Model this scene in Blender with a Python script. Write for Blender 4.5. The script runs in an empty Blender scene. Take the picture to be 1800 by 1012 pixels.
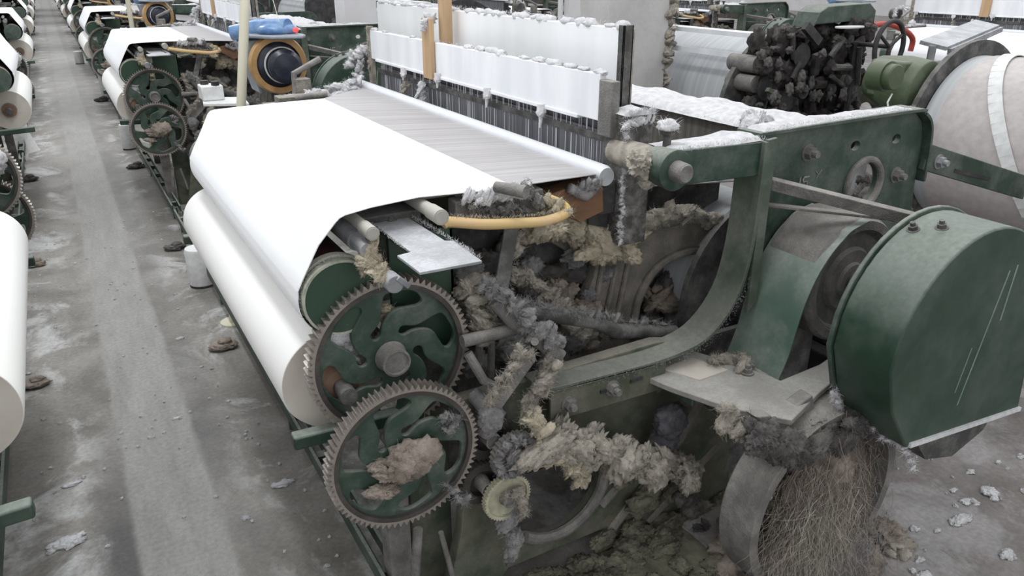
import bpy, bmesh, math, random
from mathutils import Vector, Matrix, noise
random.seed(7)
R = random.random
U = random.uniform
PI = math.pi
scene = bpy.context.scene
COL = scene.collection

# ------------------------------------------------------------------ camera
F = 1350.0; CX = 900.0; CY = 506.0; H = 1.65
AY = Vector((62 - CX, CY + 60, F)).normalized()          # world Y seen from the camera (right, up, forward)
AX = Vector(((566 ** 2 + F * F) / 838.0, 566, F)).normalized()
AZ = AX.cross(AY)
if AZ.y < 0: AZ = -AZ
right = Vector((AX.x, AY.x, AZ.x)); up = Vector((AX.y, AY.y, AZ.y)); fwd = Vector((AX.z, AY.z, AZ.z))
cam_data = bpy.data.cameras.new('camera'); cam = bpy.data.objects.new('camera', cam_data); COL.objects.link(cam)
cam_data.sensor_width = 36.0; cam_data.lens = 36.0 * F / 1800.0
cam_data.clip_start = 0.02; cam_data.clip_end = 200
m3 = Matrix((right, up, -fwd)).transposed()
cam.matrix_world = Matrix.Translation((0, 0, H)) @ m3.to_4x4()
scene.camera = cam

# ------------------------------------------------------------------ light and exposure
world = bpy.data.worlds.new('hall_light'); scene.world = world; world.use_nodes = True
bg = world.node_tree.nodes['Background']
bg.inputs[0].default_value = (0.97, 0.98, 1.0, 1); bg.inputs[1].default_value = 1.0
scene.view_settings.view_transform = 'Standard'; scene.view_settings.look = 'None'
scene.view_settings.exposure = 0.12; scene.view_settings.gamma = 1.0
scene.view_settings.use_curve_mapping = False
def area(loc, sx, sy, power, rot=(0, 0, 0), col=(0.96, 0.98, 1.0)):
    l = bpy.data.lights.new('ceiling_tube_light', 'AREA'); l.shape = 'RECTANGLE'; l.size = sx; l.size_y = sy
    l.energy = power; l.color = col
    o = bpy.data.objects.new('ceiling_tube_light', l); COL.objects.link(o); o.location = loc; o.rotation_euler = rot
for yy in (2.5, 9.0, 17.0, 26.0):
    area((0.1, yy, 4.4), 0.5, 3.0, 75)
    area((5.6, yy + 1, 4.4), 0.5, 3.0, 60)

def P(u, v, **k):
    """point of the hall seen at pixel (u, v) of the photograph on the plane x=, y= or z="""
    d = right * (u - CX) + up * (CY - v) + fwd * F
    (a, val), = k.items(); i = 'xyz'.index(a)
    t = (val - (0, 0, H)[i]) / d[i]
    return Vector((0, 0, H)) + d * t

# ------------------------------------------------------------------ materials
MATS = {}
def nd(nt, t, **k):
    n = nt.nodes.new(t)
    for a, b in k.items(): setattr(n, a, b)
    return n
def dusty(name, base, rough=0.6, metal=0.0, dust=0.5, dcol=(0.42, 0.41, 0.39), base2=None, scale=9.0, bump=0.15, top=0.75, coat=0.0):
    """surface of one colour under lint dust that settles in patches and on faces that look up"""
    m = bpy.data.materials.new(name); m.use_nodes = True; nt = m.node_tree; L = nt.links
    b = nt.nodes['Principled BSDF']
    tc = nd(nt, 'ShaderNodeTexCoord')
    n1 = nd(nt, 'ShaderNodeTexNoise'); n1.inputs['Scale'].default_value = scale; n1.inputs['Detail'].default_value = 7; n1.inputs['Roughness'].default_value = 0.65
    L.new(tc.outputs['Object'], n1.inputs['Vector'])
    n2 = nd(nt, 'ShaderNodeTexNoise'); n2.inputs['Scale'].default_value = scale * 14; n2.inputs['Detail'].default_value = 4
    L.new(tc.outputs['Object'], n2.inputs['Vector'])
    geo = nd(nt, 'ShaderNodeNewGeometry'); sep = nd(nt, 'ShaderNodeSeparateXYZ'); L.new(geo.outputs['Normal'], sep.inputs[0])
    up_ = nd(nt, 'ShaderNodeMapRange'); up_.inputs['From Min'].default_value = 0.25; up_.inputs['From Max'].default_value = 0.95
    up_.inputs['To Max'].default_value = top; L.new(sep.outputs['Z'], up_.inputs['Value'])
    pat = nd(nt, 'ShaderNodeMapRange'); pat.inputs['From Min'].default_value = 0.42; pat.inputs['From Max'].default_value = 0.68; pat.inputs['To Max'].default_value = dust
    L.new(n1.outputs['Fac'], pat.inputs['Value'])
    add = nd(nt, 'ShaderNodeMath', operation='ADD'); L.new(up_.outputs[0], add.inputs[0]); L.new(pat.outputs[0], add.inputs[1])
    fine = nd(nt, 'ShaderNodeMapRange'); fine.inputs['From Min'].default_value = 0.3; fine.inputs['From Max'].default_value = 0.7
    fine.inputs['To Min'].default_value = 0.7; fine.inputs['To Max'].default_value = 1.1; L.new(n2.outputs['Fac'], fine.inputs['Value'])
    mul = nd(nt, 'ShaderNodeMath', operation='MULTIPLY', use_clamp=True); L.new(add.outputs[0], mul.inputs[0]); L.new(fine.outputs[0], mul.inputs[1])
    mix = nd(nt, 'ShaderNodeMix', data_type='RGBA'); L.new(mul.outputs[0], mix.inputs['Factor'])
    mix.inputs['A'].default_value = (*base, 1); mix.inputs['B'].default_value = (*dcol, 1)
    if base2:
        mb_ = nd(nt, 'ShaderNodeMix', data_type='RGBA'); mb_.inputs['A'].default_value = (*base, 1); mb_.inputs['B'].default_value = (*base2, 1)
        n3 = nd(nt, 'ShaderNodeTexNoise'); n3.inputs['Scale'].default_value = scale * 0.6; n3.inputs['Detail'].default_value = 5; L.new(tc.outputs['Object'], n3.inputs['Vector'])
        r3 = nd(nt, 'ShaderNodeMapRange'); r3.inputs['From Min'].default_value = 0.4; r3.inputs['From Max'].default_value = 0.62; L.new(n3.outputs['Fac'], r3.inputs['Value'])
        L.new(r3.outputs[0], mb_.inputs['Factor']); L.new(mb_.outputs['Result'], mix.inputs['A'])
    L.new(mix.outputs['Result'], b.inputs['Base Color'])
    rr = nd(nt, 'ShaderNodeMapRange'); rr.inputs['To Min'].default_value = rough; rr.inputs['To Max'].default_value = 0.95; L.new(mul.outputs[0], rr.inputs['Value'])
    L.new(rr.outputs[0], b.inputs['Roughness'])
    if metal:
        mm = nd(nt, 'ShaderNodeMapRange'); mm.inputs['To Min'].default_value = metal; mm.inputs['To Max'].default_value = 0.0; L.new(mul.outputs[0], mm.inputs['Value'])
        L.new(mm.outputs[0], b.inputs['Metallic'])
    bp = nd(nt, 'ShaderNodeBump'); bp.inputs['Strength'].default_value = bump; bp.inputs['Distance'].default_value = 0.004
    ad2 = nd(nt, 'ShaderNodeMath', operation='ADD'); L.new(n2.outputs['Fac'], ad2.inputs[0]); L.new(n1.outputs['Fac'], ad2.inputs[1])
    L.new(ad2.outputs[0], bp.inputs['Height']); L.new(bp.outputs[0], b.inputs['Normal'])
    MATS[name] = m; return m
def plain(name, c, rough=0.6, metal=0.0, c2=None, scale=30, bump=0.0, stretch=(1, 1, 1)):
    m = bpy.data.materials.new(name); m.use_nodes = True; nt = m.node_tree; L = nt.links; b = nt.nodes['Principled BSDF']
    b.inputs['Roughness'].default_value = rough; b.inputs['Metallic'].default_value = metal
    tc = nd(nt, 'ShaderNodeTexCoord'); mp = nd(nt, 'ShaderNodeMapping'); mp.inputs['Scale'].default_value = stretch; L.new(tc.outputs['Object'], mp.inputs[0])
    n = nd(nt, 'ShaderNodeTexNoise'); n.inputs['Scale'].default_value = scale; n.inputs['Detail'].default_value = 6; L.new(mp.outputs[0], n.inputs['Vector'])
    mix = nd(nt, 'ShaderNodeMix', data_type='RGBA'); mix.inputs['A'].default_value = (*c, 1); mix.inputs['B'].default_value = (*(c2 or tuple(x * 0.85 for x in c)), 1)
    r = nd(nt, 'ShaderNodeMapRange'); r.inputs['From Min'].default_value = 0.38; r.inputs['From Max'].default_value = 0.64; L.new(n.outputs['Fac'], r.inputs['Value'])
    L.new(r.outputs[0], mix.inputs['Factor']); L.new(mix.outputs['Result'], b.inputs['Base Color'])
    if bump:
        bp = nd(nt, 'ShaderNodeBump'); bp.inputs['Strength'].default_value = bump; bp.inputs['Distance'].default_value = 0.005
        nf = nd(nt, 'ShaderNodeTexNoise'); nf.inputs['Scale'].default_value = scale*7; nf.inputs['Detail'].default_value = 5; nf.inputs['Distortion'].default_value = 1.5; L.new(mp.outputs[0], nf.inputs['Vector'])
        ad = nd(nt, 'ShaderNodeMath', operation='ADD'); L.new(n.outputs['Fac'], ad.inputs[0]); L.new(nf.outputs['Fac'], ad.inputs[1])
        L.new(ad.outputs[0], bp.inputs['Height']); L.new(bp.outputs[0], b.inputs['Normal'])
    MATS[name] = m; return m
GREEN = dusty('green_paint', (0.013, 0.036, 0.024), 0.5, 0, 0.34, (0.30, 0.315, 0.28), base2=(0.024, 0.051, 0.035), scale=7, top=0.62)
GREENC = dusty('green_paint_clean', (0.012, 0.036, 0.022), 0.42, 0, 0.12, (0.36, 0.39, 0.35), base2=(0.019, 0.047, 0.030), scale=5, top=0.5, bump=0.05)
GREENP = dusty('faded_green_sheet', (0.080, 0.140, 0.108), 0.5, 0, 0.5, (0.36, 0.38, 0.35), base2=(0.12, 0.185, 0.15), scale=6, top=0.7, bump=0.06)
GREEND = dusty('green_caked', (0.050, 0.068, 0.045), 0.8, 0, 0.65, (0.24, 0.225, 0.19), base2=(0.10, 0.10, 0.07), scale=8, top=0.7, bump=0.4)
FLANGE = dusty('flange_paint', (0.040, 0.070, 0.050), 0.6, 0, 0.55, (0.27, 0.27, 0.24), base2=(0.08, 0.10, 0.075), scale=6, top=0.62, bump=0.2)
GREENM = dusty('bright_green_paint', (0.055, 0.085, 0.038), 0.5, 0, 0.25, (0.3, 0.3, 0.26), scale=6, top=0.4)
GREY = dusty('caked_iron', (0.13, 0.125, 0.12), 0.8, 0, 0.8, (0.31, 0.295, 0.27), scale=14, top=0.6, bump=0.7)
GREYD = dusty('dark_caked_iron', (0.05, 0.05, 0.048), 0.8, 0, 0.7, (0.24, 0.235, 0.225), scale=12, top=0.55, bump=0.6)
GREENX = dusty('disc_green', (0.020, 0.052, 0.030), 0.5, 0, 0.06, (0.3, 0.32, 0.3), scale=5, top=0.3, bump=0.05)
BLACK = dusty('grimy_black', (0.018, 0.018, 0.02), 0.6, 0, 0.5, (0.13, 0.12, 0.12), scale=12, top=0.4, bump=0.4)
STEEL = dusty('gear_steel', (0.40, 0.36, 0.325), 0.34, 0.8, 0.85, (0.085, 0.075, 0.068), scale=16, top=0.0, bump=0.2)
STEELD = dusty('dark_gear_steel', (0.055, 0.048, 0.043), 0.5, 0.3, 0.3, (0.16, 0.15, 0.14), scale=20, top=0.2, bump=0.2)
GREYM = dusty('mottled_iron', (0.065, 0.063, 0.06), 0.85, 0, 0.95, (0.30, 0.29, 0.275), scale=26, top=0.5, bump=0.9)
CAKE = dusty('caked_casting', (0.16, 0.148, 0.13), 0.9, 0, 0.8, (0.34, 0.31, 0.27), scale=11, top=0.5, bump=0.9)
DUSTP = dusty('dusty_platform', (0.20, 0.195, 0.18), 0.8, 0, 0.6, (0.42, 0.41, 0.38), scale=9, top=0.5, bump=0.5)
PLATE = dusty('dusty_steel_plate', (0.22, 0.23, 0.24), 0.5, 0.3, 0.6, (0.52, 0.53, 0.55), scale=10, top=0.6, bump=0.1)
ALU = dusty('blurred_aluminium', (0.55, 0.57, 0.60), 0.35, 0.35, 0.2, (0.75, 0.76, 0.78), scale=6, top=0.5, bump=0.02)
ROLLER = dusty('ivory_roller', (0.33, 0.32, 0.28), 0.45, 0, 0.3, (0.50, 0.49, 0.45), scale=14, top=0.6, bump=0.05)
CLOTH = plain('white_cloth', (0.86, 0.87, 0.88), 0.85, c2=(0.83, 0.84, 0.86), scale=3, stretch=(1, 0.3, 1))
ROLLC = plain('rolled_cloth', (0.83, 0.83, 0.81), 0.8, c2=(0.80, 0.80, 0.77), scale=2.5, stretch=(1, 0.2, 1))
CREAM = plain('cream_cloth_end', (0.60, 0.57, 0.51), 0.9, c2=(0.52, 0.48, 0.42), scale=9)
LINT = plain('beige_lint', (0.46, 0.425, 0.365), 1.0, c2=(0.30, 0.275, 0.235), scale=30, bump=0.9)
LINTG = plain('grey_lint', (0.36, 0.35, 0.345), 1.0, c2=(0.22, 0.215, 0.215), scale=34, bump=0.9)
LINTD = plain('dark_lint', (0.17, 0.158, 0.145), 1.0, c2=(0.085, 0.08, 0.08), scale=30, bump=0.9)
LINTW = plain('white_lint', (0.78, 0.78, 0.79), 1.0, c2=(0.62, 0.62, 0.64), scale=40, bump=0.8)
LINTC = plain('cream_lint', (0.60, 0.54, 0.42), 1.0, c2=(0.44, 0.38, 0.28), scale=34, bump=0.9)
LINTK = plain('sooty_lint', (0.075, 0.066, 0.062), 1.0, c2=(0.028, 0.026, 0.026), scale=26, bump=0.9)
OLIVE = plain('olive_lint', (0.235, 0.225, 0.165), 1.0, c2=(0.13, 0.125, 0.095), scale=24, bump=0.9)
LINTB = plain('brown_lint', (0.36, 0.31, 0.265), 1.0, c2=(0.24, 0.20, 0.165), scale=26, bump=0.9)
LINTP = plain('slate_lint', (0.135, 0.13, 0.145), 1.0, c2=(0.07, 0.068, 0.078), scale=40, bump=1.0)
WHITEB = plain('linty_white_board', (0.80, 0.82, 0.84), 0.9, c2=(0.70, 0.72, 0.75), scale=9, stretch=(1, 1, 0.25), bump=0.1)
GREYB = plain('grey_board_face', (0.50, 0.51, 0.53), 0.9, scale=9)
BLURB = plain('pale_board', (0.85, 0.86, 0.87), 0.9, c2=(0.72, 0.74, 0.74), scale=3.5, stretch=(1, 1.3, 0.15), bump=0.05)
PLASTER = dusty('column_plaster', (0.55, 0.54, 0.53), 0.9, 0, 0.5, (0.33, 0.31, 0.30), scale=3.5, top=0.0, bump=0.3)
WHITEP = plain('white_panel', (0.70, 0.70, 0.71), 0.7, c2=(0.64, 0.63, 0.64), scale=3)
WOOD = plain('tan_wood', (0.50, 0.35, 0.20), 0.7, c2=(0.42, 0.28, 0.16), scale=8, stretch=(4, 4, 0.5))
WOODB = plain('brown_wood', (0.20, 0.10, 0.05), 0.6, c2=(0.11, 0.06, 0.035), scale=9, stretch=(0.5, 3, 3))
MAROON = plain('maroon_grip_cloth', (0.065, 0.022, 0.022), 0.7)
TAPE = plain('frayed_tape', (0.42, 0.42, 0.36), 0.8, c2=(0.25, 0.28, 0.22), scale=50)
YELLOW = plain('yellow_hose', (0.58, 0.44, 0.14), 0.6, c2=(0.62, 0.42, 0.26), scale=4)
PIPE = plain('cream_pipe', (0.66, 0.63, 0.50), 0.5, c2=(0.60, 0.57, 0.44), scale=6)
BLUE = plain('blue_plastic', (0.09, 0.20, 0.42), 0.3, c2=(0.22, 0.34, 0.52), scale=18)
GPLA = plain('grey_plastic', (0.30, 0.33, 0.37), 0.5)
ORANGE = plain('orange_ring', (0.55, 0.33, 0.14), 0.5)
NAVY = plain('navy_plastic', (0.014, 0.017, 0.028), 0.3, c2=(0.035, 0.042, 0.065), scale=20)
WHITEPL = plain('white_plastic', (0.74, 0.75, 0.74), 0.5)
REDH = plain('red_hose', (0.45, 0.06, 0.04), 0.5)
SKY = plain('pinkish_film', (0.52, 0.48, 0.47), 0.5)
BROWNC = plain('card_tube', (0.24, 0.15, 0.10), 0.8)
GREENB = plain('cream_gear_plastic', (0.46, 0.44, 0.32), 0.6, c2=(0.33, 0.32, 0.24), scale=40)
LAMP = bpy.data.materials.new('red_lamp'); LAMP.use_nodes = True
_b = LAMP.node_tree.nodes['Principled BSDF']; _b.inputs['Base Color'].default_value = (0.8, 0.05, 0.05, 1); _b.inputs['Emission Color'].default_value = (1, 0.06, 0.05, 1); _b.inputs['Emission Strength'].default_value = 1.2
FILM = bpy.data.materials.new('clear_film'); FILM.use_nodes = True
_b = FILM.node_tree.nodes['Principled BSDF']; _b.inputs['Base Color'].default_value = (0.75, 0.72, 0.72, 1); _b.inputs['Alpha'].default_value = 0.45; _b.inputs['Roughness'].default_value = 0.25

def warp_mat(name, c1, c2, sy, rough=0.6, metal=0.0):
    """threads lying side by side, each its own shade"""
    m = bpy.data.materials.new(name); m.use_nodes = True; nt = m.node_tree; L = nt.links; b = nt.nodes['Principled BSDF']
    tc = nd(nt, 'ShaderNodeTexCoord'); mp = nd(nt, 'ShaderNodeMapping'); mp.inputs['Scale'].default_value = (1.2, sy, 1.2); L.new(tc.outputs['Object'], mp.inputs[0])
    n = nd(nt, 'ShaderNodeTexNoise'); n.inputs['Scale'].default_value = 1; n.inputs['Detail'].default_value = 5; n.inputs['Roughness'].default_value = 0.7; L.new(mp.outputs[0], n.inputs['Vector'])
    r = nd(nt, 'ShaderNodeMapRange'); r.inputs['From Min'].default_value = 0.36; r.inputs['From Max'].default_value = 0.64; L.new(n.outputs['Fac'], r.inputs['Value'])
    mix = nd(nt, 'ShaderNodeMix', data_type='RGBA'); mix.inputs['A'].default_value = (*c1, 1); mix.inputs['B'].default_value = (*c2, 1)
    L.new(r.outputs[0], mix.inputs['Factor']); L.new(mix.outputs['Result'], b.inputs['Base Color']); b.inputs['Roughness'].default_value = rough; b.inputs['Metallic'].default_value = metal
    return m
WARP = warp_mat('grey_warp_threads', (0.33, 0.31, 0.31), (0.50, 0.49, 0.50), 90, 0.5)
WARPB = warp_mat('warp_on_beam', (0.42, 0.44, 0.46), (0.54, 0.56, 0.57), 40, 0.55)
REED = warp_mat('heddle_wires', (0.10, 0.10, 0.115), (0.27, 0.27, 0.29), 160, 0.5, 0.2)
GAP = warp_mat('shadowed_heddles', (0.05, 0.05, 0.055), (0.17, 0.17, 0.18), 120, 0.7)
CURTAIN = warp_mat('brown_harness', (0.07, 0.065, 0.055), (0.13, 0.125, 0.11), 60, 0.8)

# floor: swept concrete with a paler lane and stains
def floor_mat():
    m = bpy.data.materials.new('concrete_floor'); m.use_nodes = True; nt = m.node_tree; L = nt.links; b = nt.nodes['Principled BSDF']
    b.inputs['Roughness'].default_value = 0.62
    tc = nd(nt, 'ShaderNodeTexCoord'); sep = nd(nt, 'ShaderNodeSeparateXYZ'); L.new(tc.outputs['Object'], sep.inputs[0])
    def noise_(sc, det, st=(1, 1, 1), dist=0):
        mp = nd(nt, 'ShaderNodeMapping'); mp.inputs['Scale'].default_value = st; L.new(tc.outputs['Object'], mp.inputs[0])
        n = nd(nt, 'ShaderNodeTexNoise'); n.inputs['Scale'].default_value = sc; n.inputs['Detail'].default_value = det; n.inputs['Roughness'].default_value = 0.65
        n.inputs['Distortion'].default_value = dist; L.new(mp.outputs[0], n.inputs['Vector']); return n.outputs['Fac']
    def rng(v, a, b_, c=0.0, d=1.0):
        r = nd(nt, 'ShaderNodeMapRange'); r.inputs['From Min'].default_value = a; r.inputs['From Max'].default_value = b_; r.inputs['To Min'].default_value = c; r.inputs['To Max'].default_value = d
        L.new(v, r.inputs['Value']); return r.outputs[0]
    def math_(op, a, b_):
        n = nd(nt, 'ShaderNodeMath', operation=op, use_clamp=True)
        for i, q in enumerate((a, b_)):
            if isinstance(q, (int, float)): n.inputs[i].default_value = q
            else: L.new(q, n.inputs[i])
        return n.outputs[0]
    def mix_(f, a, b_):
        n = nd(nt, 'ShaderNodeMix', data_type='RGBA')
        for k, q in (('Factor', f), ('A', a), ('B', b_)):
            if isinstance(q, (int, float)): n.inputs[k].default_value = q
            elif isinstance(q, tuple): n.inputs[k].default_value = (*q, 1)
            else: L.new(q, n.inputs[k])
        return n.outputs['Result']
    c = mix_(rng(noise_(3.2, 9, (1, .8, 1), .4), .36, .64), (0.135, 0.128, 0.112), (0.275, 0.264, 0.242))
    c = mix_(rng(noise_(1.0, 5, (1.3, .7, 1)), .52, .7, 0, .7), c, (0.19, 0.172, 0.145))
    # worn pale lane down the aisle with a darker strip on its left
    xw = nd(nt, 'ShaderNodeMath', operation='ADD'); L.new(sep.outputs['X'], xw.inputs[0]); L.new(rng(noise_(3, 3), 0, 1, -.015, .015), xw.inputs[1]); xx = xw.outputs[0]
    lane = math_('MULTIPLY', rng(xx, -0.085, -0.065), rng(xx, 0.20, 0.18))
    lanec = mix_(rng(noise_(5, 7, (3, .5, 1)), .3, .7), (0.205, 0.204, 0.193), (0.305, 0.300, 0.284))
    c = mix_(math_('MULTIPLY', lane, .85), c, lanec)
    track = math_('MULTIPLY', math_('MULTIPLY', rng(xx, -0.21, -0.13), rng(xx, -0.06, -0.08)), rng(sep.outputs['Y'], 3.1, 2.2))
    c = mix_(math_('MULTIPLY', track, .75), c, (0.060, 0.060, 0.064))
    tr2 = math_('MULTIPLY', math_('MULTIPLY', rng(xx, 0.175, 0.2), rng(xx, 0.36, 0.27)), rng(noise_(1.7, 4, (1, .6, 1)), .4, .62, .15, .75))
    c = mix_(tr2, c, (0.092, 0.090, 0.090))
    far = rng(sep.outputs['Y'], 4, 14, 0, .55)  # far floor mixed paler, brightness of the far aisle put into the colour
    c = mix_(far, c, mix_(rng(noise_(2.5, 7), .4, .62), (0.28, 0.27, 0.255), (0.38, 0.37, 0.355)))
    # thin veil of lint trodden in near the machines
    edge = math_('ADD', rng(sep.outputs['X'], -0.1, -0.24), rng(sep.outputs['X'], 0.24, 0.40))
    veil = math_('MULTIPLY', rng(noise_(3.2, 9, (1, .75, 1), .6), .51, .60), rng(edge, 0, 1, .08, .9))
    c = mix_(veil, c, (0.46, 0.46, 0.455))
    # mauve grey grime behind the near loom
    c = mix_(math_('MULTIPLY', rng(sep.outputs['X'], 1.3, 1.8), .55), c, mix_(rng(noise_(6, 8), .4, .6), (0.13, 0.115, 0.112), (0.23, 0.205, 0.203)))
    grit = nd(nt, 'ShaderNodeMix', data_type='RGBA', blend_type='MULTIPLY'); grit.inputs['Factor'].default_value = 1; L.new(c, grit.inputs['A'])
    gv = rng(noise_(60, 6), .3, .7, .78, 1.18); L.new(gv, grit.inputs['B']); c = grit.outputs['Result']
    L.new(c, b.inputs['Base Color'])
    bp = nd(nt, 'ShaderNodeBump'); bp.inputs['Strength'].default_value = .35; bp.inputs['Distance'].default_value = .008
    L.new(noise_(22, 8), bp.inputs['Height']); L.new(bp.outputs[0], b.inputs['Normal'])
    return m
FLOOR = floor_mat()

# ------------------------------------------------------------------ mesh builder
ICO = {}
def ico(n):
    if n not in ICO:
        bm = bmesh.new(); bmesh.ops.create_icosphere(bm, subdivisions=n, radius=1)
        ICO[n] = ([v.co.copy() for v in bm.verts], [[v.index for v in f.verts] for f in bm.faces]); bm.free()
    return ICO[n]
V = Vector
class MB:
    def __init__(s): s.v = []; s.f = []
    def add(s, vs, fs):
        o = len(s.v); s.v += [V(p) for p in vs]; s.f += [[i + o for i in f] for f in fs]; return s
    def box(s, a, b):
        x0, y0, z0 = (min(a[i], b[i]) for i in range(3)); x1, y1, z1 = (max(a[i], b[i]) for i in range(3))
        return s.add([(x0,y0,z0),(x1,y0,z0),(x1,y1,z0),(x0,y1,z0),(x0,y0,z1),(x1,y0,z1),(x1,y1,z1),(x0,y1,z1)],
                     [(3,2,1,0),(4,5,6,7),(0,1,5,4),(1,2,6,5),(2,3,7,6),(3,0,4,7)])
    def bar(s, p, q, w, h, side=(0, 1, 0)):
        """box along p-q, w across (towards side), h in the third direction"""
        p = V(p); q = V(q); d = (q - p).normalized(); sd = V(side); sd = (sd - d * sd.dot(d)).normalized(); n = d.cross(sd)
        vs = [c + sd * (a * w / 2) + n * (b * h / 2) for c in (p, q) for a, b in ((-1,-1),(1,-1),(1,1),(-1,1))]
        return s.add(vs, [(3,2,1,0),(4,5,6,7),(0,1,5,4),(1,2,6,5),(2,3,7,6),(3,0,4,7)])
    def tube(s, pts, r, n=14, cap=True):
        pts = [V(p) for p in pts]; rs = r if isinstance(r, (list, tuple)) else [r] * len(pts)
        d0 = (pts[1] - pts[0]).normalized(); a = V((0,0,1)) if abs(d0.z) < .9 else V((1,0,0)); u = d0.cross(a).normalized()
        vs = []
        for i, p in enumerate(pts):
            d = ((pts[min(i+1, len(pts)-1)] - pts[max(i-1, 0)])).normalized()
            u = (u - d * u.dot(d)).normalized(); w = d.cross(u)
            vs += [p + (u * math.cos(2*PI*k/n) + w * math.sin(2*PI*k/n)) * rs[i] for k in range(n)]
        fs = []
        for i in range(len(pts)-1):
            for k in range(n): fs.append((i*n+k, i*n+(k+1)%n, (i+1)*n+(k+1)%n, (i+1)*n+k))
        if cap: fs.append(list(range(n))[::-1]); fs.append([(len(pts)-1)*n+k for k in range(n)])
        return s.add(vs, fs)
    def cyl(s, p, q, r, n=24): return s.tube([p, q], r, n)
    def lathe(s, c, prof, n=48):
        """turned about the Y axis through c (x,z); prof is a list of (y, r)"""
        vs = []
        for y, r in prof: vs += [(c[0] + r*math.cos(2*PI*k/n), y, c[1] + r*math.sin(2*PI*k/n)) for k in range(n)]
        fs = [(i*n+k, i*n+(k+1)%n, (i+1)*n+(k+1)%n, (i+1)*n+k) for i in range(len(prof)-1) for k in range(n)]
        if prof[0][1] > 0 and prof[0] != prof[-1]: fs.append(list(range(n))[::-1]); fs.append([(len(prof)-1)*n+k for k in range(n)])
        return s.add(vs, fs)
    def prism(s, poly, y0, y1):
        n = len(poly)
        vs = [(x, y0, z) for x, z in poly] + [(x, y1, z) for x, z in poly]
        return s.add(vs, [list(range(n)), list(range(n, 2*n))[::-1]] + [(i, i+n, (i+1)%n+n, (i+1)%n) for i in range(n)])
    def slab(s, poly, z0, z1):
        n = len(poly)
        vs = [(x, y, z0) for x, y in poly] + [(x, y, z1) for x, y in poly]
        return s.add(vs, [list(range(n))[::-1], list(range(n, 2*n))] + [(i, (i+1)%n, (i+1)%n+n, i+n) for i in range(n)])
    def ribbon(s, prof, y0, y1, t, ny=1, yfun=None):
        """sheet following a profile (x,z) and spanning y0..y1, t thick"""
        pr = [V((x, 0, z)) for x, z in prof]; m = len(pr); nn = []
        for i in range(m):
            d = (pr[min(i+1,m-1)] - pr[max(i-1,0)]).normalized(); nn.append(V((-d.z, 0, d.x)))
        vs = []
        for side in (0, 1):
            for i in range(m):
                for j in range(ny+1):
                    a, b = (yfun(pr[i].x, pr[i].z) if yfun else (y0, y1)); y = a + (b - a) * j / ny
                    p = pr[i] + nn[i] * (t if side else 0); vs.append((p.x, y, p.z))
        k = ny+1; fs = []; o = m*k
        for i in range(m-1):
            for j in range(ny):
                a = i*k+j; fs.append((a, a+1, a+k+1, a+k)); fs.append((a+o+k, a+o+k+1, a+o+1, a+o))
            fs.append((i*k, i*k+k, i*k+k+o, i*k+o)); e = i*k+ny; fs.append((e+k, e, e+o, e+k+o))
        for i in (0, m-1):
            for j in range(ny):
                a = i*k+j; q = (a, a+o, a+o+1, a+1); fs.append(q if i == 0 else q[::-1])
        return s.add(vs, fs)
    def bolt(s, c, r=.012, h=.012, axis=(0,-1,0), washer=True):
        c = V(c); a = V(axis)
        if washer: s.tube([c, c + a*.003], r*1.35, 18); c = c + a*.003
        s.tube([c, c + a*h], r, 6); s.tube([c + a*h, c + a*(h*1.9)], r*.55, 10); return s
    def fibres(s, c, r, n, ln=.02, w=.0006):
        c = V(c); n = int(n*2.6); ln = ln*1.0
        for _ in range(n):
            d = V((random.gauss(0,1), random.gauss(0,1)-.5, random.gauss(0,1)+.2)).normalized(); p = c + V((d.x*r[0], d.y*r[1], d.z*r[2])) * U(.7, 1.02)
            tn = d.cross(V((U(-1,1),U(-1,1),U(-1,1)))).normalized(); e = (tn + d*U(.1, .9)).normalized(); l = ln * U(.35, 1.25)/3; vs = []
            sd = d.cross(e).normalized()*w*U(.5, 1.3)
            for k in range(4):
                vs += [p - sd*(1-k*.22), p + sd*(1-k*.22)]; p = p + e*l; e = (e + V((U(-1,1),U(-1,1),U(-1,1)))*.7 - d*.12).normalized()
            s.add(vs, [(2*k, 2*k+1, 2*k+3, 2*k+2) for k in range(3)])
        return s
    def blob(s, c, r, seed=0, n=3, amp=.45, freq=2.6, fib=0, ln=.02):
        c = V(c); r = r if isinstance(r, (tuple, list)) else (r, r, r); vs, fs = ico(n); o = V((seed*3.17, seed*1.91, seed*5.3)); out = []
        for v in vs:
            w_ = v + V((noise.noise(v*1.7 + o), noise.noise(v*1.7 + o.zxy), noise.noise(v*1.7 - o)))*.45
            rg = 1 - 2*abs(noise.noise(w_*freq*1.25 + o)); rg2 = 1 - 2*abs(noise.noise(w_*freq*3.1 - o))
            k = .86 + amp*(.55*noise.noise(v*freq*.5 + o) + .42*rg*abs(rg) + .26*rg2 + .22*noise.noise(v*freq*6 + o))
            k = max(.35, k)
            out.append(c + V((v.x*r[0]*k, v.y*r[1]*k, v.z*r[2]*k)))
        s.add(out, fs)
        if fib: s.fibres(c, r, fib, ln)
        return s
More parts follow.
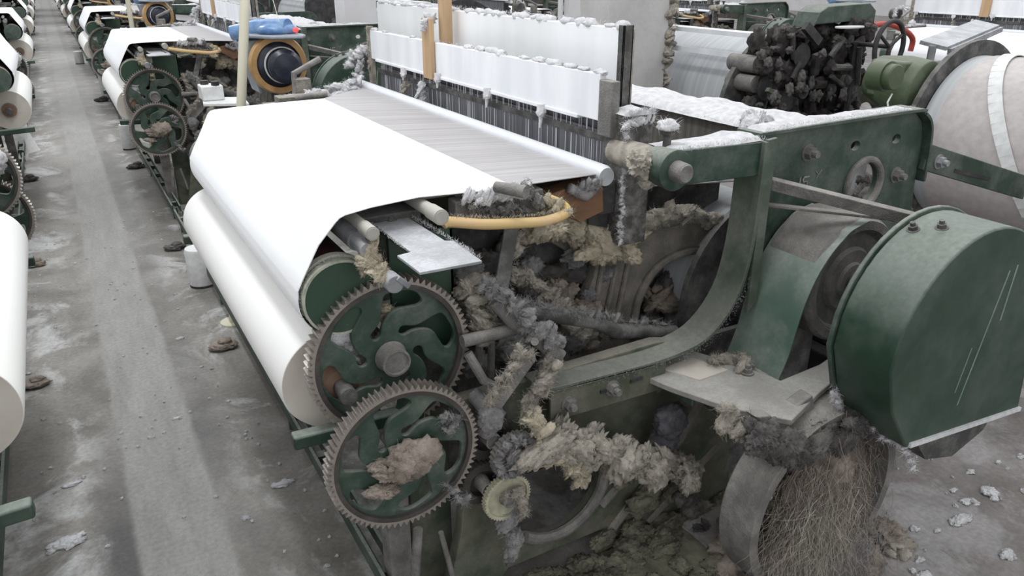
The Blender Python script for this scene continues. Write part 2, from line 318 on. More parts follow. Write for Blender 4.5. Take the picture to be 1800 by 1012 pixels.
    def chain(s, pts, r, k, seed=0, n=3, jit=.5, fib=12, amp=.55, ln=.022):
        pts = [V(p) for p in pts]; rr = random.Random(seed); k = int(k*1.5)
        for i in range(k):
            t = min(1, max(0, (i + rr.uniform(-.5, .5))/(max(1, k-1))))*(len(pts)-1); a = min(int(t), len(pts)-2); p = pts[a].lerp(pts[a+1], t-a)
            q = r * rr.uniform(.35, 1.15)
            p = p + V((rr.uniform(-1,1), rr.uniform(-1,1), rr.uniform(-1,1)))*r*(jit+.15)
            o0 = len(s.v); rad = (q*rr.uniform(.9,1.9), q*rr.uniform(.6,1.1), q*rr.uniform(.4,.95))
            s.blob((0,0,0), rad, seed*31+i, max(n, 3) + (1 if q > .016 else 0), amp*1.15, 2.4, fib, ln)
            M = Matrix.Rotation(rr.uniform(-1.2, 1.2), 3, 'Y') @ Matrix.Rotation(rr.uniform(-.5, .5), 3, 'X')
            for m_ in range(o0, len(s.v)): s.v[m_] = p + M @ s.v[m_]
        return s
    def fuzz(s, pts, n, ln=.018, spread=.004, w=.00042, up=.8):
        """short lint hairs standing along a line of points"""
        pts = [V(p) for p in pts]; n = int(n*1.5); ln = ln*.75
        for _ in range(n):
            t = R()*(len(pts)-1); a = min(int(t), len(pts)-2); p = pts[a].lerp(pts[a+1], t-a) + V((U(-1,1), U(-1,1), U(-1,1)))*spread
            d = V((U(-1,1), U(-1,1), U(-.5,1)+up)).normalized(); l = ln*U(.4,1.3); sd = d.cross(V((U(-1,1),U(-1,1),U(-1,1)))).normalized()*w
            q = p + d*l*.5; t2 = q + (d + V((U(-1,1),U(-1,1),U(-1,1)))).normalized()*l*.5
            s.add([p-sd, p+sd, q+sd, q-sd, t2], [(0,1,2,3),(3,2,4)])
        return s
    def bed(s, x0, x1, y0, y1, z, h=.008, seed=1, cell=.012):
        nx = max(4, int((x1-x0)/cell)); ny = max(4, int((y1-y0)/cell)); vs = []
        for i in range(nx+1):
            for j in range(ny+1):
                x = x0+(x1-x0)*i/nx; y = y0+(y1-y0)*j/ny; q = V((x*14+seed, y*9, seed*2.1)); e = min(1, i/1.5, (nx-i)/1.5, j/1.5, (ny-j)/1.5)
                zz = z(x, y) if callable(z) else z
                vs.append((x + .25*cell*noise.noise(q*3), y + .25*cell*noise.noise(q*3.7), zz - .001 + e*h*max(.12, .75 + .9*noise.noise(q*.6) + .5*noise.noise(q*2.2))))
        return s.add(vs, [(i*(ny+1)+j, (i+1)*(ny+1)+j, (i+1)*(ny+1)+j+1, i*(ny+1)+j+1) for i in range(nx) for j in range(ny)])
    def build(s, name, mat, parent=None, origin=(0, 0, 0), bevel=0, sharp=35, loc=None):
        me = bpy.data.meshes.new(name); o_ = V(origin)
        me.from_pydata([tuple(p - o_) for p in s.v], [], s.f); me.materials.append(mat)
        bm = bmesh.new(); bm.from_mesh(me); bmesh.ops.recalc_face_normals(bm, faces=bm.faces); bm.to_mesh(me); bm.free()
        for p in me.polygons: p.use_smooth = True
        if 'lint' not in name and 'fibre' not in name and name != 'debris_lump': me.set_sharp_from_angle(angle=math.radians(sharp))
        o = bpy.data.objects.new(name, me); COL.objects.link(o)
        if parent is not None: o.parent = parent
        elif loc is not None: o.location = loc
        else: o.location = origin
        if bevel:
            b = o.modifiers.new('edge', 'BEVEL'); b.width = bevel; b.segments = 2; b.limit_method = 'ANGLE'; b.angle_limit = math.radians(40)
        return o
def cat_rom(pts, k=5, closed=True):
    n = len(pts); out = []
    rngi = range(n) if closed else range(n-1)
    for i in rngi:
        g = lambda j: pts[j % n] if closed else pts[max(0, min(n-1, j))]
        p0, p1, p2, p3 = g(i-1), g(i), g(i+1), g(i+2)
        for j in range(k):
            t = j/k
            out.append(tuple(.5*((2*p1[a]) + (-p0[a]+p2[a])*t + (2*p0[a]-5*p1[a]+4*p2[a]-p3[a])*t*t + (-p0[a]+3*p1[a]-3*p2[a]+p3[a])*t**3) for a in range(len(p1))))
    if not closed: out.append(tuple(pts[-1]))
    return out
def circle(c, r, n=32, a0=0, a1=360):
    return [(c[0]+r*math.cos(math.radians(a0+(a1-a0)*i/n)), c[1]+r*math.sin(math.radians(a0+(a1-a0)*i/n))) for i in range(n + (0 if a1-a0 == 360 else 1))]
def plate_mb(outer, holes, y0, y1, bev=0.0):
    """flat plate in the XZ plane with openings, returned as a builder"""
    cu = bpy.data.curves.new('tmp', 'CURVE'); cu.dimensions = '2D'; cu.fill_mode = 'BOTH'; cu.extrude = abs(y1-y0)/2 - bev; cu.bevel_depth = bev; cu.bevel_resolution = 1
    for loop in [outer] + holes:
        sp = cu.splines.new('POLY'); sp.points.add(len(loop)-1); sp.use_cyclic_u = True
        for p, (x, z) in zip(sp.points, loop): p.co = (x, z, 0, 1)
    o = bpy.data.objects.new('tmp', cu); COL.objects.link(o)
    dg = bpy.context.evaluated_depsgraph_get(); me = bpy.data.meshes.new_from_object(o.evaluated_get(dg))
    mb = MB(); ym = (y0+y1)/2
    mb.add([(v.co.x, ym + v.co.z, v.co.y) for v in me.vertices], [list(p.vertices) for p in me.polygons])
    bpy.data.objects.remove(o); bpy.data.curves.remove(cu); bpy.data.meshes.remove(me)
    return mb
def weld(mb):
    bm = bmesh.new()
    for p in mb.v: bm.verts.new(p)
    bm.verts.ensure_lookup_table()
    for f in mb.f:
        try: bm.faces.new([bm.verts[i] for i in f])
        except ValueError: pass
    bmesh.ops.remove_doubles(bm, verts=bm.verts, dist=1e-5); bm.verts.index_update()
    out = MB(); out.add([v.co.copy() for v in bm.verts], [[v.index for v in f.verts] for f in bm.faces]); bm.free(); return out

def tag(o, label=None, cat=None, group=None, kind=None):
    if label: o['label'] = label
    if cat: o['category'] = cat
    if group: o['group'] = group
    if kind: o['kind'] = kind
    return o
def empty(name, loc, label, cat, group=None):
    o = bpy.data.objects.new(name, None); COL.objects.link(o); o.location = loc; o.empty_display_size = .1
    return tag(o, label, cat, group)
def children(o): return [c for c in bpy.data.objects if c.parent == o]
KIDS = {}
def copy_tree(o, parent=None, skip=()):
    c = o.copy(); COL.objects.link(c)
    if parent is not None: c.parent = parent
    if o not in KIDS: KIDS[o] = children(o)
    for ch in KIDS[o]:
        if ch.name.split('.')[0] not in skip: copy_tree(ch, c, skip)
    return c

# ------------------------------------------------------------------ the setting
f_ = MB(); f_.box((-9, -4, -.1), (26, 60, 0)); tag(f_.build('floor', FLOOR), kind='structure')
for nm, a, b in (('wall_back', (-9, 60, 0), (26, 60.2, 4.6)), ('wall_left', (-9.2, -4, 0), (-9, 60, 4.6)), ('wall_right', (26, -4, 0), (26.2, 60, 4.6))):
    w_ = MB(); w_.box(a, b); tag(w_.build(nm, WHITEP), kind='structure')

# ------------------------------------------------------------------ the loom
B = V((0.9, 1.5, 0.0))                   # base of the near loom
root = empty('loom', B, 'dark green lint covered loom with large spoked gears nearest the camera', 'loom', 'looms in the hall')
def part(mb, name, mat, parent=root, bevel=0, sharp=35, label=None, kind=None):
    o = mb.build(name, mat, parent, B, bevel, sharp)
    if label: o['label'] = label
    if kind: o['kind'] = kind
    if 'fuzz' in name or 'fibre' in name or 'caked' in name: o['kind'] = 'stuff'
    return o

def gear(c, R_, y0, w, nt, rim, name='gear', rot=75, web_mat=GREEN, rim_mat=STEEL, hub_r=.17, hub_out=.028, nwin=6):
    """spoked gear whose web has comma shaped windows"""
    n = nt*4; ro = R_; rb = R_*.945; ri = R_*rim
    ring = []
    for k in range(n):
        a = 2*PI*k/n; r = ro if k % 4 in (1, 2) else rb; aa = a + ((.05 if k % 4 == 1 else -.05)*2*PI/nt if k % 4 in (1, 2) else 0)
        ring.append((math.cos(aa), math.sin(aa), r))
    m = MB(); m.lathe(c, [(y0+.001, ri), (y0+.001, rb*.975), (y0+w-.001, rb*.975), (y0+w-.001, ri), (y0+.001, ri)], 96)
    g = part(m, name, STEELD if rim_mat is STEEL else rim_mat, sharp=40)
    vs = [(c[0]+q[0]*q[2], y0, c[1]+q[1]*q[2]) for q in ring] + [(c[0]+q[0]*q[2], y0+w, c[1]+q[1]*q[2]) for q in ring]
    vs += [(c[0]+q[0]*rb*.97, y0, c[1]+q[1]*rb*.97) for q in ring] + [(c[0]+q[0]*rb*.97, y0+w, c[1]+q[1]*rb*.97) for q in ring]
    fs = []
    for k in range(n):
        j = (k+1) % n
        fs += [(k, j, n+j, n+k), (2*n+k, 3*n+k, 3*n+j, 2*n+j), (k, 2*n+k, 2*n+j, j), (n+k, n+j, 3*n+j, 3*n+k)]
    m = MB(); m.add(vs, fs); part(m, 'gear_teeth', rim_mat, g, sharp=25)
    if nwin:
        tmpl = [(.80,15),(.835,-2),(.83,-12),(.77,-20),(.69,-20),(.62,-10),(.57,5),(.46,18),(.38,26),(.29,35),(.28,49),(.33,55),(.40,50),(.47,30),(.6,23),(.71,20)]
        holes = []
        for i in range(nwin):
            w_ = [(c[0]+R_*r*math.cos(math.radians(rot+i*360/nwin+a)), c[1]+R_*r*math.sin(math.radians(rot+i*360/nwin+a))) for r, a in tmpl]
            holes.append(cat_rom(w_, 4))
        web = plate_mb(circle(c, ri*1.004, 72), holes, y0+w*.35, y0+w*.35+.014, .0025)
    else:
        web = MB(); web.lathe(c, [(y0+w*.4, 0.0001), (y0+w*.4, ri*1.01), (y0+w*.4+.01, ri*1.01), (y0+w*.4+.01, .0001)])
    part(web, 'gear_web', web_mat, g)
    h = MB(); hr = R_*hub_r; h.lathe(c, [(y0+w, hr*.8), (y0+w*.3, hr*1.15), (y0-hub_out*.2, hr), (y0-hub_out, hr), (y0-hub_out-.001, hr*.86), (y0-hub_out+.006, hr*.80), (y0-hub_out+.006, .0005)], 36)
    part(h, 'gear_hub', GREY, g)
    return g
G1 = (.547, .807); G2 = (.526, .600)
gA = gear(G1, .200, 1.515, .036, 76, .86)
gB = gear(G2, .187, 1.410, .036, 76, .86, rot=100, web_mat=GREEN, hub_r=.16, rim_mat=STEEL)
m = MB(); m.blob((.525, 1.40, .60), (.05, .035, .045), 3, 4, .6, 2.4, 60, .03); m.blob((.56, 1.395, .61), (.04, .02, .035), 4, 3, .7, 2.4, 30, .03)
m.chain([(.47, 1.42, .52), (.50, 1.40, .57), (.46, 1.42, .60)], .02, 6, 2); part(m, 'hub_lint', LINTB, gB)
m = MB(); m.chain([(.62, 1.41, .69), (.66, 1.41, .67), (.64, 1.41, .64)], .010, 6, 12, jit=.4); part(m, 'hanging_lint', LINTG, gB)
m = MB(); m.chain([(.615, 1.39, .505), (.645, 1.38, .46), (.665, 1.38, .45)], .008, 6, 13, jit=.3); part(m, 'hanging_lint', LINTG, gB)
m = MB(); m.blob((.445, 1.575, .885), (.055, .03, .065), 9, 4, .5, 2, 60); m.chain([(.44, 1.57, .86), (.47, 1.57, .80)], .02, 4, 5); part(m, 'caught_lint', LINTW, gA)
m = MB(); m.chain([(.56, 1.56, .92), (.55, 1.56, .86), (.53, 1.56, .84)], .017, 6, 8, jit=.25); part(m, 'caught_lint', LINTC, gA)
m = MB(); m.cyl((G1[0], 1.53, G1[1]), (G1[0], 1.70, G1[1]), .024); part(m, 'gear_shaft', GREYD)
m = MB(); m.cyl((G2[0], 1.43, G2[1]), (G2[0], 1.66, G2[1]), .022); part(m, 'gear_shaft', GREYD)

# small lint choked pinions beside the two wheels
gC = gear((.812, .512), .066, 1.40, .02, 30, .8, 'pinion_gear', nwin=0, web_mat=GREY, rim_mat=GREY, hub_r=.28, hub_out=.012)
m = MB(); m.blob((.818, 1.396, .500), (.034, .010, .028), 21, 4, .6, 3.2, 60, .016); m.chain([(.812+.05*math.cos(a/10), 1.397, .512+.05*math.sin(a/10)) for a in range(0, 60, 6)], .011, 16, 23, jit=.4, fib=10); part(m, 'pinion_lint', LINTG, gC)
gD = gear((.790, .392), .068, 1.40, .018, 44, .84, 'pinion_gear', nwin=0, web_mat=GREENB, rim_mat=GREENB, hub_r=.3, hub_out=.014)
m = MB(); m.chain([(.77, 1.385, .42), (.80, 1.385, .42), (.82, 1.385, .40), (.82, 1.38, .36), (.835, 1.38, .34)], .014, 10, 7, jit=.4, fib=20); part(m, 'pinion_lint', LINT, gD)
gE = gear((.765, .555), .070, 1.455, .05, 30, .6, 'pinion_gear', nwin=0, web_mat=BLACK, rim_mat=STEELD, hub_r=.3)
gF = gear((.742, .425), .062, 1.445, .05, 30, .6, 'pinion_gear', nwin=0, web_mat=BLACK, rim_mat=STEELD, hub_r=.3)

# take-up roller, guide rollers, breast beam and steel plates
TK = (.447, .975)
m = MB(); m.lathe(TK, [(1.56, .078), (3.06, .078)], 40); tk = part(m, 'takeup_roller', MAROON)
m = MB(); m.lathe(TK, [(1.535, .0005), (1.535, .082), (1.575, .082)], 48); part(m, 'roller_end_disc', GREENX, tk)
m = MB(); m.lathe(TK, [(3.04, .082), (3.10, .082), (3.10, .0005)], 48); part(m, 'roller_end_disc', GREEN, tk)
m = MB(); m.lathe(TK, [(1.533, .0825), (1.533, .088), (1.556, .088), (1.556, .081), (1.533, .0825)], 48); m.fuzz([(TK[0]+.09*math.cos(a/10), 1.545, TK[1]+.09*math.sin(a/10)) for a in range(0, 40)], 160, .014, .003); part(m, 'frayed_band', TAPE, tk)
m = MB(); m.lathe(TK, [(1.57, .083), (1.57, .089), (1.59, .089), (1.59, .08), (1.57, .083)], 48); part(m, 'pale_band', CREAM, tk)
for c, r, ya in (((.508, 1.130), .0155, 1.475), ((.665, 1.143), .018, 1.47)):
    m = MB(); m.lathe(c, [(ya, .0005), (ya, r*.82), (ya+.002, r*.84), (ya+.002, r), (ya+.055, r), (ya+.056, r*.86), (3.08, r*.86), (3.08, .0005)], 28); part(m, 'guide_roller', ROLLER)
m = MB(); m.lathe((.498, 1.090), [(1.49, .0005), (1.49, .016), (1.56, .016), (1.56, .021), (3.06, .021), (3.06, .0005)], 24); gr = part(m, 'guide_roller', PLATE)
m = MB(); m.chain([(.50, 1.50, 1.085), (.505, 1.47, 1.06), (.515, 1.45, 1.035)], .018, 9, 17, jit=.4, fib=16); part(m, 'wound_lint', LINTC, gr)
m = MB(); m.box((.535, 1.62, 1.075), (.68, 3.12, 1.12)); part(m, 'breast_beam', GREYD, bevel=.004)
m = MB(); m.slab([(.53, 1.284), (.664, 1.280), (.668, 1.42), (.652, 1.43), (.645, 1.72), (.560, 1.72), (.560, 1.40), (.528, 1.395)], 1.099, 1.105); pl = part(m, 'steel_plate', PLATE, bevel=.001)
m = MB(); m.bolt((.605, 1.62, 1.105), .009, .004, (0, 0, 1)); part(m, 'screw', GREY, pl)
m = MB(); m.fuzz([(.655, 1.70, 1.105), (.665, 1.44, 1.105), (.668, 1.30, 1.103)], 260, .012, .004); m.fuzz([(.556, 1.70, 1.105), (.556, 1.42, 1.105)], 120, .010, .003); part(m, 'plate_fuzz', LINTW, pl)
m = MB(); m.box((.58, 1.585, .74), (.745, 1.60, 1.075)); m.box((.57, 1.40, 1.083), (.65, 1.70, 1.098)); m.box((.733, 1.585, .74), (.745, 1.70, 1.075)); part(m, 'beam_bracket', GREENX, bevel=.003)
m = MB(); m.bar((.535, 1.43, 1.045), (.56, 1.43, 1.02), .03, .012); m.cyl((.53, 1.46, 1.03), (.53, 1.42, 1.03), .02, 18); part(m, 'clamp', PLATE, bevel=.002)

# supports of the cloth roll
for yy in (1.53, 3.14):
    m = MB(); m.bar((.30, yy, .652), (.62, yy, .640), .035, .035); part(m, 'roll_bracket', GREENC, bevel=.006)
m = MB(); m.box((.60, 3.10, 0), (.68, 3.17, 1.08)); m.box((.60, 3.10, .62), (1.9, 3.16, .68)); part(m, 'inner_post', GREEND, bevel=.004)

# floor rail along the aisle side
m = MB(); m.box((.497, 1.15, .075), (.507, 5.5, .125)); m.box((.507, 1.15, .075), (.525, 5.5, .083)); m.box((.548, 1.15, .075), (.557, 5.5, .115))
for k in range(14):
    y = 1.3 + k*.31; m.box((.507, y, .077), (.548, y+.035, .105))
for k in range(4): m.cyl((.525, 1.25+k*1.37, 0), (.525, 1.25+k*1.37, .08), .016, 12)
part(m, 'floor_rail', GREEN)

# lower side frame with its round opening (near side)
YF = 1.50
def pv(u, v, y): q = P(u, v, y=y); return (q.x, q.z)
low = [(.70, .655), (1.33, .660), (1.50, .62), (1.50, .42), (1.66, .28), (1.70, .0), (1.25, .0), (1.17, .07), (.84, .07), (.78, 0), (.64, 0), (.70, .25), (.72, .45)]
m = plate_mb(low, [circle((1.0, .285), .165, 40)], YF-.01, YF+.03, .004)
m.prism([(.93, .575), (1.36, .575), (1.36, .548), (.93, .548)], YF-.035, YF)
lf = part(m, 'lower_side_frame', GREEND)
m = MB(); m.tube([(1.0+.165*math.cos(math.radians(a)), YF-.012, .285+.165*math.sin(math.radians(a))) for a in range(-130, 100, 8)], .017, 10)
m.tube([(1.16, YF-.01, .16), (1.40, YF-.01, .36)], .014, 8); m.tube([(1.23, YF-.01, .08), (1.40, YF-.01, .24)], .010, 8); part(m, 'frame_rib', GREY, lf)
m = MB(); m.box((1.26, 1.60, .0), (2.15, 1.62, .56)); part(m, 'lower_shade_panel', GREYD)  # added dark sheet that stands in for the shade below the platform
m = MB(); m.tube([(1.20, YF-.01, .05), (1.45, YF-.01, .30), (1.52, YF-.01, .42)], .016, 8); m.tube([(1.35, YF-.01, .02), (1.62, YF-.01, .22)], .012, 8); part(m, 'frame_rib', CAKE, lf)
# curved flange that sweeps up into the upright
fl = cat_rom([(.90, .655), (1.10, .645), (1.28, .640), (1.42, .655), (1.50, .70), (1.56, .78), (1.588, .88), (1.598, 1.00), (1.600, 1.22)], 6, False)
m = MB(); m.ribbon(fl, 1.42, 1.52, .012); m.prism([(1.596, 1.225), (1.63, 1.228), (1.632, .75), (1.60, .72)], 1.42, 1.432)
uf = part(m, 'curved_flange', FLANGE, bevel=.002)
m = MB(); m.fuzz([(p[0]-.004, 1.41, p[1]+.006) for p in fl[:34]], 500, .010, .012, up=.5); part(m, 'flange_fuzz', LINTG, uf)
m = MB(); m.ribbon([(.93, .648), (1.30, .634)], 1.42, 1.50, .01)
m.prism([(.93, .648), (1.31, .638), (1.31, .55), (.93, .56)], 1.425, 1.435); sb = part(m, 'slotted_bracket', GREEND, bevel=.002)
m = MB(); m.bolt((1.125, 1.425, .607), .017, .016); part(m, 'bolt', GREY, sb)
m = MB(); m.bolt((.985, 1.425, .60), .017, .014); part(m, 'bolt', GREY, sb)
m = MB(); m.box((1.085, 1.420, .602), (1.105, 1.427, .612)); part(m, 'slot', BLACK, sb)
m = MB(); m.box((1.185, 1.420, .606), (1.225, 1.427, .616)); part(m, 'slot', BLACK, sb)

# upright side plate
side = [(1.602, 1.225), (2.25, 1.232), (2.31, 1.222), (2.35, 1.19), (2.368, 1.13), (2.375, 1.00), (2.40, .80), (2.40, .0), (2.22, .0), (2.20, .55), (1.78, .60), (1.66, .72), (1.60, .80)]
hc = P(1512, 322, y=1.49); h1 = P(1500, 255, y=1.49); h2 = P(1572, 243, y=1.49)
def slot(c, a, b): return [(c.x + a*math.cos(t*PI/10), c.z + b*math.sin(t*PI/10)) for t in range(20)]
m = plate_mb(side, [circle((hc.x, hc.z), .070, 32), slot(h1, .022, .016), slot(h2, .022, .016)], 1.482, 1.50, .002)
sp = part(m, 'side_plate', GREEN)
m = MB(); edge = [(1.60, 1.226), (2.25, 1.233), (2.315, 1.223), (2.357, 1.19), (2.375, 1.13), (2.382, 1.0)]
m.ribbon(cat_rom(edge, 4, False), 1.455, 1.54, .010); part(m, 'plate_flange', GREEN, sp, bevel=.002)
m = MB(); m.bed(1.62, 2.27, 1.462, 1.534, lambda x, y: 1.236+(x-1.6)*.011, .012, 3); m.fuzz([(1.62, 1.46, 1.240), (2.25, 1.46, 1.248)], 500, .012, .006); part(m, 'flange_fuzz', LINTW, sp)
m = MB(); m.tube([(hc.x + .078*math.cos(math.radians(a)), 1.478, hc.z + .078*math.sin(math.radians(a))) for a in range(-60, 215, 8)], .011, 10); part(m, 'ring_boss', GREY, sp)
for u, v in ((1337, 283), (1420, 268), (1574, 307)):
    q = P(u, v, y=1.482); m = MB(); m.bolt(q, .019, .018); part(m, 'bolt', GREY, sp)
# chalk figures on the plate
q = P(1405, 321, y=1.4805); m = MB(); cz = q.z; cxx = q.x
m.box((cxx, 1.4800, cz-.016), (cxx+.004, 1.4815, cz+.016))
for a, b, c, d in ((.014, .012, .040, .016), (.014, -.002, .018, .016), (.014, -.002, .036, .002), (.033, -.014, .037, .002), (.014, -.018, .037, -.014)):
    m.box((cxx+a, 1.4800, cz+b), (cxx+c, 1.4815, cz+d))
m.bar((cxx+.065, 1.4806, cz+.026), (cxx+.075, 1.4806, cz+.016), .0012, .003); m.bar((cxx+.090, 1.4806, cz+.028), (cxx+.070, 1.4806, cz+.004), .0012, .003)
part(m, 'chalk_number', LINTG, sp)

# arm with the round end that holds the sley pivot
dc = P(1188, 300, y=1.42)
m = MB(); m.prism([(dc.x+.02, dc.z+.045), (1.60, 1.218), (1.60, 1.125), (dc.x+.02, dc.z-.045)], 1.435, 1.465); ar = part(m, 'rocker_arm', GREEN, bevel=.003)
m = MB(); m.lathe((dc.x, dc.z), [(1.50, .047), (1.45, .05), (1.42, .052), (1.418, .048), (1.418, .0005)], 40); part(m, 'pivot_disc', GREEN, ar, bevel=.0)
m = MB(); m.lathe((dc.x, dc.z), [(1.42, .027), (1.385, .025), (1.380, .021), (1.380, .0005)], 20); part(m, 'pivot_nut', GREY, ar)
m = MB(); m.cyl((1.315, 1.50, 1.225), (1.315, 1.50, 1.262), .011, 12); m.cyl((1.315, 1.50, 1.255), (1.315, 1.50, 1.268), .018, 12); ob = part(m, 'grease_cap', GREYD, ar)
m = MB(); m.blob((1.315, 1.50, 1.277), (.026, .024, .014), 5, 3, .6, 3, 50, .022); part(m, 'cap_lint', LINTW, ar)
m = MB(); m.bed(1.30, 1.598, 1.437, 1.56, lambda x, y: 1.222, .014, 4); m.fuzz([(1.30, 1.44, 1.225), (1.60, 1.44, 1.225)], 300, .014, .006); part(m, 'arm_fuzz', LINTW, ar)
m = MB(); m.lathe((dc.x-.005, dc.z+.005), [(1.66, .036), (1.54, .04), (1.50, .034)], 20); m.blob((1.235, 1.50, 1.19), (.035, .04, .036), 8, 4, .5, 3, 80, .018); m.blob((1.25, 1.49, 1.14), (.02, .02, .018), 9, 3, .5, 3, 30); part(m, 'pivot_coupling', LINT)

# sley sword post
m = MB(); m.box((1.262, 1.60, .93), (1.35, 1.70, 1.290)); ss = part(m, 'sley_sword', GREYM, bevel=.004)
m = MB(); m.fuzz([(1.255, 1.60, 1.29), (1.35, 1.60, 1.295), (1.36, 1.66, 1.25)], 600, .022, .008); m.bed(1.258, 1.355, 1.597, 1.70, 1.290, .016, 6); m.chain([(1.262, 1.602, 1.27), (1.262, 1.602, .94)], .006, 30, 191, jit=.6, fib=14, ln=.012); m.chain([(1.265, 1.60, 1.27), (1.30, 1.60, 1.28), (1.35, 1.61, 1.272)], .012, 9, 19, jit=.3); part(m, 'post_lint', LINTW, ss)
m = MB(); m.box((1.318, 1.705, 1.28), (1.350, 1.711, 1.505)); m.box((1.318, 1.705, 1.28), (1.323, 1.73, 1.505)); m.box((1.345, 1.705, 1.28), (1.350, 1.73, 1.505)); part(m, 'channel_post', GREYD, bevel=.001)

# beating rod, thread sheet, reed, heald frames
m = MB(); m.lathe((1.193, 1.140), [(1.585, .0005), (1.585, .024), (1.60, .029), (3.50, .029), (3.50, .0005)], 28); part(m, 'sley_rod', ALU)
m = MB(); m.box((1.205, 1.63, 1.02), (1.26, 3.50, 1.115)); part(m, 'sley_beam', GREYD, bevel=.003)
m = MB(); m.box((1.276, 1.695, 1.10), (1.282, 3.44, 1.228)); part(m, 'reed', REED)
m = MB(); m.box((1.262, 1.695, 1.205), (1.275, 3.44, 1.222)); part(m, 'reed_cap', GREYD, bevel=.001)
m = MB(); m.box((1.292, 1.695, 1.20), (1.296, 3.44, 1.30)); part(m, 'heddle_gap_shade', GAP)  # dark sheet standing in for the shaded gap behind the heddles
m = MB()
for k in range(150):
    y = U(1.70, 3.42); x = U(1.264, 1.274)
    m.box((x, y, 1.205 if k % 2 else 1.13), (x+.0012, y+.0013*U(.6, 1.4), 1.27 if k % 2 else 1.20))
part(m, 'heddle_threads', WHITEB, kind='stuff')
m = MB(); m.box((1.245, 1.705, 1.262), (1.268, 3.46, 1.385)); m.box((1.240, 1.80, 1.255), (1.268, 3.40, 1.266)); hb = part(m, 'heald_frame', WHITEB, bevel=.002)
m = MB(); m.box((1.243, 1.645, 1.225), (1.270, 1.705, 1.372)); part(m, 'frame_end_block', GREY, hb, bevel=.003)
m = MB(); m.box((1.240, 3.46, 1.12), (1.262, 3.49, 1.40)); m.chain([(1.245, 3.47, 1.40), (1.24, 3.47, 1.28), (1.245, 3.47, 1.15)], .010, 12, 4, jit=.6); part(m, 'frame_end_post', LINT, hb)
m = MB(); m.fuzz([(1.257, 1.68, 1.385), (1.257, 3.46, 1.387)], 500, .010, .006)
for y, s_ in ((1.72, .9), (1.80, .8), (1.86, 1.0), (1.95, 1.5), (2.03, 1.2), (2.12, .8), (2.27, 1.3), (2.33, 1.5), (2.41, 1.2), (2.5, 1), (3.0, .5), (3.3, .6), (3.43, 1)): m.blob((1.258, y, 1.388), (.012, .030*s_, .009*s_), int(y*50), 3, .6, 2.5, 12, .012)
part(m, 'frame_top_lint', LINTW, hb)
for (u, v), ln in (((857, 165), .045), ((952, 195), .05), ((770, 138), .035), ((710, 128), .03)):
    q = P(u, v, x=1.238); m = MB(); m.box((1.232, q.y-.018, q.z-.004), (1.243, q.y+.018, q.z+.012)); m.cyl((1.237, q.y, q.z+.02), (1.236, q.y-.002, q.z-.01), .013, 12)
    m.tube([(1.236, q.y, q.z), (1.235, q.y, q.z-ln*.6), (1.233, q.y, q.z-ln)], [.008, .006, .003], 10); m.blob((1.235, q.y, q.z-.006), (.012, .016, .012), int(u), 3, .5, 3, 14, .01); part(m, 'frame_hook', LINTW, hb)
m = MB(); q = P(742, 160, x=1.24); m.chain([(1.238, q.y, q.z+.025), (1.236, q.y, q.z-.01), (1.234, q.y-.01, q.z-.045)], .016, 8, 3, jit=.2); part(m, 'hanging_lint', LINTW, hb)
m = MB(); q = P(714, 158, x=1.24); m.chain([(1.238, q.y, q.z+.03), (1.236, q.y, q.z-.02)], .013, 5, 13, jit=.3); part(m, 'hanging_lint', LINT, hb)
m = MB(); m.box((1.345, 1.745, 1.305), (1.37, 3.62, 1.495)); m.box((1.342, 1.745, 1.278), (1.372, 3.62, 1.300)); hf = part(m, 'heald_frame', BLURB, bevel=.003)
m = MB(); m.box((1.352, 1.725, 1.20), (1.372, 1.745, 1.495)); part(m, 'frame_end_block', LINT, hf, bevel=.003)
m = MB(); m.fuzz([(1.357, 1.75, 1.495), (1.357, 3.6, 1.497)], 1200, .016, .010)
for k in range(40): y = U(1.75, 3.6); m.blob((1.357, y, 1.497), (.014, .03, .010*U(.6, 1.6)), k, 2, .6, 2.5, 6, .016)
part(m, 'frame_top_lint', LINTW, hf)
m = MB()
for k in range(7):
    y = 1.95 + k*.25; m.box((1.338, y, 1.268), (1.36, y+.022, 1.300)); m.blob((1.344, y+.01, 1.268), (.012, .015, .012), k+70, 2, .5, 3, 8)
part(m, 'frame_lug', LINTW, hf)
m = MB(); m.box((1.385, 1.78, 1.20), (1.39, 3.50, 1.31)); part(m, 'heddle_gap_shade', GAP)  # second dark sheet for the shade between the frames
m = MB(); m.box((1.40, 2.0, 1.30), (1.42, 3.62, 1.47)); part(m, 'heald_frame', BLURB, bevel=.003)
# wooden clamp astride the heald frames
m = MB(); m.box((1.226, 2.755, 1.25), (1.243, 2.835, 1.47)); wc = part(m, 'wooden_clamp', WOOD, bevel=.002)
m = MB(); m.box((1.275, 2.745, 1.375), (1.315, 2.785, 1.62)); part(m, 'clamp_block', WOOD, wc, bevel=.002)
m = MB(); m.chain([(1.23, 2.79, 1.47), (1.25, 2.79, 1.48), (1.235, 2.80, 1.43)], .016, 6, 6, jit=.5); part(m, 'clamp_lint', LINTW, wc)

